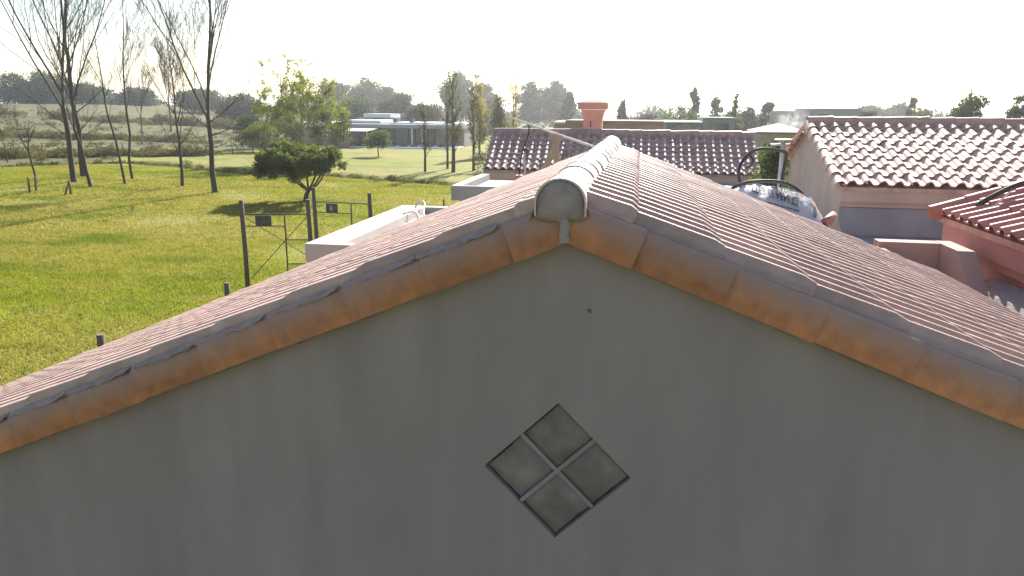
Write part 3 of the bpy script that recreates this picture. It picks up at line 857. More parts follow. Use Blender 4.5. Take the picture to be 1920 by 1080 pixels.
# outer wall with a rounded underside, roof floor and raised rim
b.prism([(-3.57, 3.35), (-3.57, 3.17), (-3.545, 3.09), (-3.49, 3.03), (-3.40, 3.0), (-2.0, 3.0), (-2.0, 3.25), (-3.12, 3.25), (-3.14, 3.35)], 1, 5.62, 9.2)
build('slab', b, M['white_cement'], an)
b = MB(); b.prism([(-3.568, 3.351), (-3.568, 3.17), (-3.543, 3.09), (-3.488, 3.03), (-3.40, 3.0), (-2.0, 3.0), (-2.0, 3.353)], 1, 5.46, 5.617)
build('front_rim', b, M['white_cement'], an)
b = MB(); b.box((-3.138, 9.0, 3.253), (-2.0, 9.19, 3.352)); build('back_rim', b, M['white_cement'], an)
b = MB(); b.box((-3.1, 5.7, 0), (-2.0, 9.0, 2.998)); build('wall', b, M['plaster_p'], an)
for k, (pts, lab) in enumerate(((
    [(-3.2, 8.05, 3.37), (-3.08, 8.2, 3.385), (-2.98, 8.12, 3.33), (-2.92, 7.95, 3.28), (-2.86, 7.8, 3.275)], 'short white hose end lying over the annex rim'),
    ([(-3.22, 8.75, 3.37), (-3.2, 8.9, 3.46), (-3.1, 8.86, 3.44), (-3.02, 8.55, 3.36), (-2.93, 8.3, 3.28), (-2.8, 8.35, 3.275), (-2.72, 8.6, 3.28), (-2.6, 8.7, 3.28)], 'long pale hose looped on the annex roof'),
    ([(-2.95, 8.0, 3.275), (-2.84, 8.15, 3.275), (-2.78, 8.0, 3.275), (-2.86, 7.7, 3.275), (-2.95, 7.75, 3.275)], 'small coiled grey hose on the annex roof floor'))):
    # smooth the polyline
    P = [Vector(p) for p in pts]; Q = []
    for i in range(len(P) - 1):
        p0, p1, p2, p3 = P[max(i-1, 0)], P[i], P[i+1], P[min(i+2, len(P)-1)]
        for t in (0, .25, .5, .75):
            Q.append(0.5 * ((2*p1) + (p2 - p0)*t + (2*p0 - 5*p1 + 4*p2 - p3)*t*t + (3*p1 - p0 - 3*p2 + p3)*t**3))
    Q.append(P[-1])
    mb = MB(); mb.tube(Q, 0.014, 6)
    single('hose', mb, M['pvc'], P[0], lab, 'hose', 'loose hoses on the annex roof')

pc = thing('flat_porch_roof', (-3.0, 13.7, 2.9), 'small pale flat porch roof with a raised rim in front of the far tiled house', 'porch roof')
b = MB(); b.box((-3.52, 12.62, 3.07), (-1.8, 15.6, 3.20)); build('slab', b, M['membrane'], pc)
b = MB(); b.box((-3.58, 12.5, 3.05), (-1.8, 12.615, 3.352)); build('front_rim', b, M['white_cement'], pc)
b = MB(); b.box((-3.582, 12.618, 3.05), (-3.38, 15.6, 3.35)); build('side_rim', b, M['white_cement'], pc)
b = MB(); b.box((-3.45, 12.75, 0), (-1.8, 15.6, 3.045)); build('wall', b, M['plaster_p'], pc)

# ------------------------------------------------------------------ clutter on the flat roofs
def spline(pts, k=5):
    P = [Vector(p) for p in pts]; Q = []
    for i in range(len(P) - 1):
        p0, p1, p2, p3 = P[max(i-1, 0)], P[i], P[i+1], P[min(i+2, len(P)-1)]
        for s in range(k):
            t = s / k
            Q.append(0.5 * ((2*p1) + (p2 - p0)*t + (2*p0 - 5*p1 + 4*p2 - p3)*t*t + (3*p1 - p0 - 3*p2 + p3)*t**3))
    Q.append(P[-1]); return Q

# hoist: a timber pole on crossed boards with rope, pulley and a bucket
ho = thing('timber_hoist', (-1.1, 9.5, 3.12), 'timber hoist with a long pale pole resting on crossed boards', 'hoist')
b = MB(); b.tube([(-1.86, 9.5, 4.785), (-1.14, 9.5, 4.545), (-0.47, 9.5, 4.335), (0.25, 9.5, 4.11)], [0.016, 0.018, 0.019, 0.02], 7); build('pole', b, M['pole'], ho)
b = MB(); b.bar((-0.92, 9.56, 3.14), (-1.14, 9.56, 4.56), 0.10, 0.025, (0, 1, 0)); build('board', b, M['wood'], ho)
b = MB(); b.bar((-1.62, 9.46, 3.14), (-1.02, 9.46, 4.50), 0.105, 0.025, (0, 1, 0)); build('board', b, M['wood'], ho)
rp = thing('rope_and_bucket', (-1.6, 9.45, 3.8), 'ropes and a pulley hanging from the hoist pole with a reddish bucket', 'rope')
b = MB(); b.tube(spline([(-1.53, 9.5, 4.68), (-1.525, 9.48, 4.56), (-1.56, 9.46, 4.42), (-1.63, 9.45, 4.2), (-1.67, 9.45, 3.86)]), 0.012, 6); build('rope', b, M['rope_d'], rp)
b = MB(); b.tube(spline([(-1.56, 9.44, 4.30), (-1.59, 9.43, 4.12), (-1.57, 9.44, 3.98), (-1.60, 9.43, 3.72)]), 0.018, 7); build('rope', b, M['rope'], rp)
b = MB(); b.tube(spline([(-1.60, 9.45, 4.44), (-1.57, 9.43, 4.34), (-1.55, 9.43, 4.2), (-1.53, 9.44, 4.1), (-1.57, 9.44, 4.02)]), 0.009, 6); build('rope', b, M['rope_d'], rp)
b = MB(); b.tube([(-1.555, 9.42, 4.255), (-1.555, 9.47, 4.255)], 0.045, 12); build('pulley', b, M['iron'], rp)
b = MB(); b.tube(spline([(-1.80, 9.46, 4.225), (-1.7, 9.46, 4.215), (-1.6, 9.46, 4.20)]), 0.005, 5); build('tie_wire', b, M['pvc'], rp)
b = MB(); ring = 12; b.tube([(-1.66, 9.45, 3.68), (-1.66, 9.45, 3.86), (-1.66, 9.45, 3.865)], [0.055, 0.075, 0.078], 12); build('bucket', b, M['bucket'], rp)
b = MB(); b.tube(spline([(-1.735, 9.45, 3.86), (-1.72, 9.45, 3.92), (-1.66, 9.45, 3.945), (-1.60, 9.45, 3.92), (-1.585, 9.45, 3.86)]), 0.006, 5); build('bucket_handle', b, M['iron'], rp)

# heap under printed white sacks
SX0, SX1, SY = 1.16, 2.16, 5.2
def sack_top(x):
    xs = [1.10, 1.20, 1.30, 1.42, 1.55, 1.70, 1.80, 1.90, 1.98, 2.04, 2.10, 2.16]
    zs = [3.90, 4.08, 4.155, 4.185, 4.17, 4.15, 4.125, 4.09, 4.06, 3.96, 3.88, 3.72]
    return float(np.interp(x, xs, zs))
def sack_y(x, z):
    t = sack_top(x)
    dz = max(0.0, t - z)
    a = 5.32 - 0.55 * (1 - math.exp(-dz * 4.2))
    a += 0.022 * math.sin(x * 17 + z * 9) * min(1, dz * 8) + 0.012 * math.sin(x * 31 - z * 23 + 1.3) * min(1, dz * 10)
    return a
b = MB(); nx_, nz_ = 84, 44; vs_ = []; fs = []
for i in range(nx_ + 1):
    x = 1.10 + (2.16 - 1.10) * i / nx_
    t = sack_top(x) + 0.008 * math.sin(x * 40)
    for j in range(nz_ + 1):
        z = t - (t - 3.13) * (j / nz_) ** 1.5
        vs_.append((x, sack_y(x, min(z, sack_top(x))), z))
    vs_ += [(x, 5.48, t - 0.05), (x, 5.75, 3.13)]
kk = nz_ + 3
order = [nz_ + 2, nz_ + 1] + list(range(nz_ + 1))
for i in range(nx_):
    for q in range(kk - 1):
        a_, b_ = order[q], order[q + 1]
        fs.append((i*kk+a_, (i+1)*kk+a_, (i+1)*kk+b_, i*kk+b_))
b.add(vs_, fs, True)
sk = thing('printed_sack', (1.65, 5.3, 3.12), 'crumpled white printed plastic sack with an upside down phone number behind the near roof', 'sack')
body = build('sack_body', b, M['sack'], sk)
def sack_pt(x, z, off=0.004): return (x, sack_y(x, z) - off, z + off * 0.8)
def sack_text(txt, name, size, xr, zr, ang, m, squash=1.0):
    """lettering laid on the sack: baseline starts at (xr, zr) and runs upside down towards -x"""
    cu = bpy.data.curves.new(name, 'FONT'); cu.body = txt; cu.size = size; cu.resolution_u = 3; cu.offset = 0.0016
    ob = bpy.data.objects.new(name, cu); COL.objects.link(ob)
    me = bpy.data.meshes.new_from_object(ob.evaluated_get(bpy.context.evaluated_depsgraph_get()))
    bpy.data.objects.remove(ob)
    import bmesh
    bm = bmesh.new(); bm.from_mesh(me)
    bmesh.ops.triangulate(bm, faces=bm.faces)
    bmesh.ops.subdivide_edges(bm, edges=[e for e in bm.edges if e.calc_length() > size * 0.3], cuts=1)
    bmesh.ops.triangulate(bm, faces=bm.faces)
    w = wloc(body)
    ca, sa = math.cos(ang), math.sin(ang)
    for v in bm.verts:
        u, t = v.co.x * squash, v.co.y
        x = xr - (u * ca - t * sa * 0) ; z = zr + u * sa - t
        v.co = Vector(sack_pt(x, z, 0.020)) - w
    bm.to_mesh(me); bm.free()
    me.materials.append(m)
    o = bpy.data.objects.new(name, me); COL.objects.link(o); o.parent = body
    return o
bpy.context.view_layer.update()
sack_text('3484 33 6377', 'printed_number', 0.098, 1.735, 4.078, R(15), M['ink'], 0.70)
sack_text('3484 33', 'printed_number', 0.080, 1.775, 4.140, R(12), M['ink'], 0.78)
sack_text('JR', 'printed_lettering', 0.07, 1.985, 3.95, R(-25), M['ink'], 0.8)
def sack_patch(poly, m, name, off=0.016):
    b = MB(); n = len(poly)
    cx = sum(p[0] for p in poly) / n; cz = sum(p[1] for p in poly) / n
    vs_ = [sack_pt(cx, cz, off)] + [sack_pt(x, z, off) for x, z in poly]
    b.add(vs_, [(0, 1 + i, 1 + (i + 1) % n) for i in range(n)])
    return build(name, b, m, body)
def rot_rect(cx, cz, w_, h_, a, n=1):
    ca, sa = math.cos(a), math.sin(a); pts = [(-w_/2, -h_/2)] 
    for k in range(1, n): pts.append((-w_/2 + w_*k/n, -h_/2))
    pts += [(w_/2, -h_/2), (w_/2, h_/2)]
    for k in range(1, n): pts.append((w_/2 - w_*k/n, h_/2))
    pts.append((-w_/2, h_/2))
    return [(cx + u*ca - v*sa, cz + u*sa + v*ca) for u, v in pts]
sack_patch(rot_rect(1.785, 4.028, 0.062, 0.066, R(-14)), M['ink_green'], 'printed_icon')
sack_patch([(1.785 + 0.020 * math.cos(t), 4.028 + 0.022 * math.sin(t)) for t in [k * math.pi / 5 for k in range(10)]], M['sack'], 'printed_icon', 0.021)
sack_patch(rot_rect(1.785, 4.028, 0.010, 0.024, R(35)), M['ink_green'], 'printed_icon', 0.025)
sack_patch([(1.79, 4.075), (1.84, 4.055), (1.835, 4.035), (1.80, 4.05)], M['ink_green'], 'printed_icon')
sack_patch([(1.80, 4.10), (1.835, 4.085), (1.83, 4.07), (1.795, 4.085)], M['ink_green'], 'printed_icon')
for k in range(6):
    cx = 1.47 + k * 0.062; sack_patch(rot_rect(cx, 4.030 - (cx - 1.47) * 0.25, 0.056, 0.017, R(-14)), M['ink_green'], 'printed_strip')
sack_patch([(1.835, 4.105), (1.885, 4.085), (1.87, 4.05), (1.855, 4.06)], M['ink_red'], 'printed_patch')
sack_patch([(1.95, 4.03), (2.0, 4.01), (2.04, 3.93), (2.0, 3.945), (1.965, 3.99)], M['ink_pink'], 'printed_patch')

hz = [(1.42, 6.4, 3.13), (1.44, 6.42, 3.9), (1.39, 6.45, 4.22), (1.46, 6.5, 4.38), (1.58, 6.5, 4.475), (1.75, 6.5, 4.48), (1.885, 6.5, 4.455), (1.91, 6.5, 4.40), (1.885, 6.5, 4.1), (1.87, 6.5, 3.5), (1.87, 6.45, 3.13)]
b = MB(); b.tube(spline(hz), 0.019, 7); single('hose', b, M['rubber'], hz[0], 'black rubber hose arched in a tall loop behind the printed sack', 'hose')
b = MB(); b.tube(spline([(1.5, 6.47, 4.40), (1.54, 6.45, 4.36), (1.51, 6.45, 4.29), (1.46, 6.45, 4.26)]), 0.014, 6); single('hose', b, M['rubber'], (1.46, 6.45, 4.26), 'short black hose end hooked on the tall loop', 'hose')
b = MB(); b.tube(spline([(1.12, 5.62, 3.9), (1.20, 5.6, 4.08), (1.35, 5.6, 4.165), (1.5, 5.6, 4.19), (1.68, 5.6, 4.19), (1.80, 5.6, 4.16), (1.90, 5.58, 4.10), (2.0, 5.55, 4.0)]), 0.020, 7); single('hose', b, M['rubber'], (1.5, 5.6, 4.1), 'black hose lying along the top of the printed sack', 'hose')
b = MB(); b.tube(spline([(1.95, 4.95, 3.73), (2.02, 5.0, 3.755), (2.07, 5.1, 3.79), (2.10, 5.2, 3.82)]), 0.020, 7); single('hose', b, M['rubber'], (1.95, 4.95, 3.73), 'black hose end poking from under the sack by the clay pipe', 'hose')
b = MB()
b.tube([(2.08, 5.18, 3.815), (2.21, 5.32, 3.885)], 0.045, 12)
single('clay_pipe', b, M['tile_red'], (2.08, 5.18, 3.77), 'short red clay pipe end lying beside the printed sack', 'pipe')
b = MB(); b.prism([(2.0, 3.12), (2.46, 3.12), (2.46, 3.62), (2.30, 3.68), (2.22, 3.90), (2.15, 3.86), (2.10, 3.74), (2.0, 3.70)], 1, 5.25, 5.42)
single('rubble_kerb', b, M['white_cement'], (2.2, 5.3, 3.12), 'broken pale cement kerb stub carrying the clay pipe', 'kerb')
b = MB(); b.bar((2.02, 4.62, 3.70), (2.36, 4.62, 3.575), 0.10, 0.05); single('clay_slab', b, M['tile_b'], (2.2, 4.62, 3.55), 'flat brown clay slab lying behind the right slope of the near roof', 'slab')
b = MB(); b.box((2.0, 4.45, 3.0), (2.5, 4.75, 3.52)); single('cement_block', b, M['white_cement'], (2.2, 4.6, 3.0), 'cement block ledge under the brown clay slab', 'block')

fl = thing('flue_pipe', (2.95, 12.6, 3.12), 'white flue pipe with two round cap plates beside the right gable', 'flue')
b = MB(); b.tube([(2.955, 12.6, 3.12), (2.955, 12.6, 4.33)], 0.045, 10); build('pipe', b, M['pvc'], fl)
b = MB(); b.tube([(2.91, 12.6, 4.28), (2.91, 12.6, 4.31)], 0.19, 14); build('cap_plate', b, M['pvc'], fl)
b = MB(); b.tube([(2.955, 12.6, 4.37), (2.955, 12.6, 4.40)], 0.17, 14); build('cap_plate', b, M['pvc'], fl)
b = MB()
for t in (0, 2.1, 4.2): b.bar((2.94 + 0.1 * math.cos(t), 12.6 + 0.1 * math.sin(t), 4.30), (2.95 + 0.1 * math.cos(t), 12.6 + 0.1 * math.sin(t), 4.38), 0.012)
build('cap_strut', b, M['pvc'], fl)

cab = [(3.60, 5.55, 3.99), (3.72, 5.5, 4.10), (3.92, 5.42, 4.24), (4.15, 5.35, 4.30), (4.5, 5.3, 4.36), (5.2, 5.2, 4.60), (5.8, 5.1, 4.85)]
b = MB(); b.tube(spline(cab), 0.026, 7); single('cable', b, M['rubber'], cab[0], 'thick black cable bundle running up the red tiled roof', 'cable')
b = MB(); b.tube(spline([(3.64, 5.45, 3.985), (3.72, 5.42, 4.02), (3.80, 5.42, 4.11), (3.86, 5.44, 4.17)]), 0.010, 6); single('cable', b, M['pvc'], (3.64, 5.45, 3.985), 'thin pale cable beside the black bundle on the red tiled roof', 'cable')

# ------------------------------------------------------------------ gates and posts on the lawn
def gz0(x, y): return float(hgt(x, y))
def post(x, y, h, r, label, group=None, lean=(0, 0), name='fence_post'):
    b = MB(); z = gz0(x, y)
    b.tube([(x, y, z - 0.1), (x + lean[0] * 0.5, y + lean[1] * 0.5, z + h * 0.5), (x + lean[0], y + lean[1], z + h)], [r * 1.05, r, r * 0.94], 9)
    return single(name, b, M['post'], (x, y, z), label, 'post', group)
def gate(L, Rr, zl, zr, label_n, sign_u, rail2, mid_u, full):
    """L, Rr: post positions; sign_u: start and end of the plate along the leaf"""
    L, Rr = Vector(L), Vector(Rr)
    g = thing('lawn_gate', (L + Rr) / 2, label_n, 'gate')
    def at(u, z): 
        p = L.lerp(Rr, u); return Vector((p.x, p.y, z))
    for nm, u, h, r in (('post', 0, zl, 0.062), ('post', 1, zr, 0.062)):
        b = MB(); p = at(u, 0); b.tube([(p.x, p.y, -0.1), (p.x + 0.01, p.y, h * 0.5), (p.x - 0.01, p.y, h)], [r * 1.05, r, r * 0.95], 9); build(nm, b, M['post'], g)
    T = 2.24
    b = MB(); b.bar(at(0.03, T), at(0.97, T + 0.005), 0.030); build('rail', b, M['iron'], g)
    b = MB(); b.bar(at(0.03, T - rail2), at(mid_u, T - rail2), 0.026); build('rail', b, M['iron'], g)
    b = MB(); b.bar(at(mid_u, T - 0.02), at(mid_u, 0.74), 0.030); build('stile', b, M['iron'], g)
    for z in ((1.58, 0.95) if full else (1.62, 0.95)):
        b = MB(); b.bar(at(mid_u + 0.015, z), at(0.97, z), 0.028); build('rail', b, M['iron'], g)
    if full:
        b = MB(); b.tube([at(0.04, 2.16), at(0.97, 1.13)], 0.010, 6); build('brace', b, M['iron'], g)
        b = MB(); b.tube([at(0.06, 0.56), at(0.97, 2.19)], 0.010, 6); build('brace', b, M['iron'], g)
    a0, a1 = at(sign_u[0], T - 0.013 - rail2), at(sign_u[1], T - 0.013 - rail2)
    d = (a1 - a0).normalized(); nrm = Vector((d.y, -d.x, 0)) * 0.018
    h = rail2 - 0.02
    b = MB(); q = [a0 + nrm, a1 + nrm, a1 + nrm + Vector((0, 0, h)), a0 + nrm + Vector((0, 0, h))]
    b.add(q + [p - nrm * 0.7 for p in q], [(0,1,2,3),(7,6,5,4),(0,4,5,1),(1,5,6,2),(2,6,7,3),(3,7,4,0)])
    pl_ = build('plate', b, M['plate'], g)
    if not full:
        for (u, v, ru, rv) in ((0.42, 0.40, 0.07, 0.10), (0.52, 0.58, 0.06, 0.07), (0.40, 0.72, 0.04, 0.05)):
            c = a0.lerp(a1, u) + nrm * 1.25 + Vector((0, 0, h * v)); L_ = (a1 - a0).length
            b = MB(); pts = [c + d * (ru * L_ * math.cos(t) * (1 + 0.3 * math.sin(3*t))) + Vector((0, 0, rv * h * 1.4 * math.sin(t))) for t in [k * math.pi / 6 for k in range(12)]]
            b.add([c] + pts, [(0, 1 + k, 1 + (k + 1) % 12) for k in range(12)]); build('plate_mark', b, M['plate_w'], pl_)
    return g
gate((-9.65, 14.89, 0), (-8.03, 15.29, 0), 2.60, 2.62, 'nearer rusty iron gate leaf with crossed braces and a plain plate between wooden posts', (0.19, 0.43), 0.30, 0.63, True)
gate((-9.02, 17.85, 0), (-7.25, 17.65, 0), 2.66, 2.56, 'farther open iron gate leaf with a dark marked plate between wooden posts', (0.21, 0.42), 0.30, 0.66, False)
post(-8.68, 8.24, 1.1, 0.07, 'thick round wooden post just beyond the near eave, nearest to the left edge', 'stub posts along the house')
post(-8.66, 12.25, 1.1, 0.065, 'round wooden post beyond the near eave, between the gate and the nearest post', 'stub posts along the house')
post(-9.54, 34.57, 0.42, 0.045, 'tiny dark stake in the lawn left of the porch roof')
post(-34.18, 35.18, 0.85, 0.06, 'left stake of a close pair of short stakes on the left lawn', 'short stakes on the left lawn')
post(-34.45, 35.95, 0.85, 0.06, 'right stake of a close pair of short stakes on the left lawn', 'short stakes on the left lawn', (0.05, 0))
post(-31.55, 34.72, 0.80, 0.05, 'leaning short stake below the double trunk tree, its top tilting right', 'short stakes on the left lawn', (0.32, 0.1))
post(-31.35, 34.95, 0.85, 0.06, 'upright short stake meeting a leaning one below the double trunk tree', 'short stakes on the left lawn')

# ------------------------------------------------------------------ trees
def leaf_cloud(name, blobs, n, size, m, parent=None, seed=0, flat=0.0, kind=None):
    """n small leaf faces spread through ellipsoid clumps (cx,cy,cz,rx,ry,rz,weight)"""
    rg = np.random.default_rng(seed)
    B = np.array(blobs, float)
    wgt = B[:, 3] * B[:, 4] * B[:, 5]; wgt = wgt / wgt.sum()
    k = rg.choice(len(B), n, p=wgt)
    d = rg.normal(size=(n, 3)); d /= np.linalg.norm(d, axis=1)[:, None]
    r = rg.random(n) ** 0.42
    c = B[k, :3] + d * r[:, None] * B[k, 3:6]
    c += rg.normal(size=(n, 3)) * size * 0.4
    a = rg.normal(size=(n, 3)); a /= np.linalg.norm(a, axis=1)[:, None]
    b = rg.normal(size=(n, 3)); b -= (b * a).sum(1)[:, None] * a; b /= np.linalg.norm(b, axis=1)[:, None]
    s = size * (0.55 + 0.9 * rg.random(n))[:, None]
    V = np.stack([c - a * s, c + b * s * 0.45, c + a * s, c - b * s * 0.45], 1).reshape(-1, 3)
    F = np.arange(n * 4).reshape(-1, 4)
    off = np.array(wloc(parent)) if parent is not None else np.zeros(3)
    me = arrays_mesh(name, V - off, F, m)
    o = bpy.data.objects.new(name, me); COL.objects.link(o)
    if parent is not None: o.parent = parent
    if kind: o['kind'] = kind
    return o

def grow(mb, p, d, length, r, depth, rg, up=0.15, spread=0.5, kids=5, taper=0.35, seg=5, tmin=0.3, sides=5, rmin=0.008, ratio=0.55, wob=0.12, tips=None):
    """one branch and its children as tapered tubes"""
    pts = [Vector(p)]; dirs = []
    dd = Vector(d).normalized()
    for i in range(seg):
        dd = (dd + Vector((rg.gauss(0, wob), rg.gauss(0, wob), rg.gauss(0, wob * 0.6) + up * 0.6))).normalized()
        pts.append(pts[-1] + dd * (length / seg)); dirs.append(dd.copy())
    rad = [max(rmin, r * (1 - (1 - taper) * i / seg)) for i in range(seg + 1)]
    mb.tube(pts, rad, max(3, sides), False)
    if tips is not None and depth == 0: tips.append(pts[-1])
    if depth <= 0: return pts
    for k in range(kids):
        t = tmin + (1 - tmin) * (k + rg.random() * 0.8) / kids
        t = min(t, 0.99); i = min(int(t * seg), seg - 1); q = pts[i].lerp(pts[i+1], t * seg - i)
        base = dirs[i]
        s = Vector((rg.gauss(0, 1), rg.gauss(0, 1), rg.gauss(0, 1))); s = (s - base * s.dot(base))
        if s.length < 1e-3: continue
        s.normalize()
        nd = (base + s * spread * (0.7 + 0.6 * rg.random()) + Vector((0, 0, up))).normalized()
        rr_ = max(rmin, rad[i] * (0.42 + 0.2 * rg.random()))
        grow(mb, q, nd, length * ratio * (0.65 + 0.6 * rg.random()) * (1.1 - 0.5 * t), rr_, depth - 1, rg, up, spread, max(2, kids - 1), taper, max(3, seg - 1), 0.2, max(3, sides - 1), rmin, ratio, wob, tips)
    return pts

def bare_tree(x, y, label, h, r, seed, limbs, fork=0.3, lean=(0, 0), twig=0.0062, kids=6, depth=3, low=(), trunks=1, group='leafless trees on the left lawn', bark='bark', spread=0.5, m2=None):
    rg = random.Random(seed); r = r * 0.50; kids += 2
    z = gz0(x, y)
    t = thing('bare_tree', (x, y, z), label, 'tree', group)
    tb = MB(); cr = MB()
    fh = h * fork
    base = Vector((x, y, z - 0.1)); top = Vector((x + lean[0], y + lean[1], z + fh))
    pts = [base + Vector((0, 0, 0)), base.lerp(top, 0.06), base.lerp(top, 0.3) + Vector((rg.gauss(0, .06), 0, 0)), base.lerp(top, 0.65) + Vector((rg.gauss(0, .08), 0, 0)), top]
    tb.tube(pts, [r * 1.55, r * 1.12, r, r * 0.88, r * 0.78], 9, False)
    # the straightest limb carries the trunk on; the others leave it one above the other
    lead = min(limbs, key=lambda q: abs(q[0]))
    ld = Vector((lead[0], lead[1], 1.0)).normalized() * (h - fh) * lead[2]
    for k_, (dx, dy, ln, rf) in enumerate(sorted(limbs, key=lambda q: q != lead)):
        u_ = 0.0 if k_ == 0 else 0.30 * (k_ - 1) / max(1, len(limbs) - 1)
        L = (h - fh) * ln * (1 - u_ * 0.6)
        grow(cr, top - Vector((0, 0, 0.15)) + ld * u_, Vector((dx, dy, 1.0)), L, r * (0.70 if k_ == 0 else 0.40) * rf, depth, rg, 0.10, spread, kids, 0.16, 7, 0.15, 6, twig, 0.55, 0.055)
    for (hh, dx, dy, dz, ln, rf) in low:
        q = base.lerp(top, hh)
        grow(cr, q, Vector((dx, dy, dz)), ln, r * rf, 2, rg, 0.10, 0.5, 5, 0.25, 6, 0.25, 5, twig, 0.5, 0.09)
    build('trunk', tb, M[bark], t)
    build('crown', cr, M[m2 or bark], t, recalc=False)
    return t

bare_tree(-36.1, 41.0, 'tall double trunk bare tree, the nearer left trunk with a wide fan of limbs', 17.5, 0.34, 3,
          [(-0.62, 0.1, 0.95, 0.9), (-0.32, -0.2, 1.0, 1.0), (-0.05, 0.2, 1.0, 0.8), (-0.85, 0.2, 0.6, 0.5), (0.22, 0.0, 0.9, 0.7)], 0.27, (-0.35, 0.3),
          low=[(0.8, -0.9, 0.1, 0.55, 4.5, 0.3), (0.65, -0.8, 0.2, 0.35, 3.5, 0.2)])
bare_tree(-38.6, 45.0, 'thick bare tree right behind the double trunk, leaning slightly left', 17.0, 0.36, 8,
          [(0.30, 0.1, 1.0, 0.9), (0.05, -0.2, 0.9, 1.0), (-0.22, 0.1, 1.0, 0.9), (0.5, 0.1, 0.8, 0.7)], 0.30, (-0.25, 0.1),
          low=[(0.85, 0.8, 0.1, 0.5, 4.0, 0.25)])
bare_tree(-33.2, 38.9, 'slender bare tree leaning left just right of the double trunk', 9.8, 0.20, 13,
          [(-0.55, 0.1, 0.75, 0.8), (0.10, 0.1, 1.0, 1.0), (0.35, -0.1, 0.8, 0.6)], 0.36, (-0.75, 0.1), kids=5,
          low=[(0.9, 0.8, 0, 0.5, 2.5, 0.4), (0.8, 0.7, 0.2, 0.3, 2.0, 0.3)])
bare_tree(-32.3, 40.9, 'thin leaning bare tree, left one of the close pair of thin trunks', 10.5, 0.15, 21,
          [(-0.06, 0.0, 1.0, 1.0), (0.16, 0.1, 0.6, 0.5), (-0.25, 0.1, 0.5, 0.5)], 0.40, (-0.75, 0.1), kids=5, depth=2)
bare_tree(-34.0, 43.9, 'thin upright bare tree, right one of the close pair of thin trunks', 13.0, 0.17, 25,
          [(0.02, 0.0, 1.0, 1.0), (0.28, 0.0, 0.75, 0.6), (-0.22, 0.1, 0.7, 0.6), (0.5, 0.1, 0.45, 0.4)], 0.36, (0.05, 0.1), kids=5)
bare_tree(-28.1, 40.6, 'twiggy bare tree left of the largest one, with many short side shoots', 9.5, 0.20, 31,
          [(-0.05, 0.0, 1.0, 1.0), (0.15, 0.1, 0.95, 0.7), (-0.25, 0.1, 0.7, 0.5)], 0.30, (-0.05, 0.2), kids=7,
          low=[(0.9, 0.6, 0, 0.8, 3.0, 0.3), (0.75, -0.6, 0, 0.7, 2.5, 0.3), (0.6, 0.6, 0, 0.6, 1.8, 0.2)])
bare_tree(-24.2, 37.8, 'largest bare tree at the right of the group, one dark trunk with steep spreading limbs', 14.5, 0.30, 44,
          [(-0.50, 0.1, 1.05, 1.1), (-0.30, -0.2, 0.9, 0.7), (0.03, 0.1, 1.0, 1.0), (0.20, 0.2, 0.95, 0.8), (0.34, 0.0, 0.8, 0.6)], 0.30, (-0.12, 0.1), kids=6,
          low=[(0.92, 0.9, 0.1, 0.42, 4.0, 0.28), (0.75, 1.0, 0.2, 0.25, 3.4, 0.24), (0.85, -0.8, 0.0, 0.45, 3.0, 0.2), (0.6, 1.0, 0.1, 0.1, 2.2, 0.14), (0.65, -0.8, 0.1, 0.2, 2.0, 0.13)])
bare_tree(-37.5, 39.5, 'small forked bare tree at the far left, lit trunk shaped like a letter Y', 5.4, 0.13, 52,
          [(-1.05, 0.1, 1.0, 0.9), (0.20, 0.1, 0.45, 1.0), (-0.55, 0.2, 0.5, 0.6)], 0.42, (-0.4, 0.1), kids=6, depth=2, low=[(0.9, -0.9, 0.1, 0.8, 1.6, 0.4)])
bare_tree(-77.0, 106.0, 'small bare tree far out on the field behind the thin pair', 9.5, 0.24, 61, [(-0.4, 0, 0.9, 1), (0.3, 0, 1.0, 1), (0.0, 0.2, 1.0, 1)], 0.30, twig=0.022, depth=2, group='leafless trees on the field')
bare_tree(-80.0, 118.0, 'tall thin bare tree far out on the field behind the twiggy tree', 14.0, 0.28, 67, [(-0.2, 0, 0.9, 1), (0.15, 0, 1.0, 1)], 0.38, twig=0.024, depth=2, group='leafless trees on the field')
bare_tree(-53.5, 54.5, 'leaning dead stick of a tree at the far left edge of the field', 5.0, 0.09, 70, [(-0.15, 0, 0.8, 1)], 0.6, (-0.3, 0), kids=3, depth=1, group='leafless trees on the field')

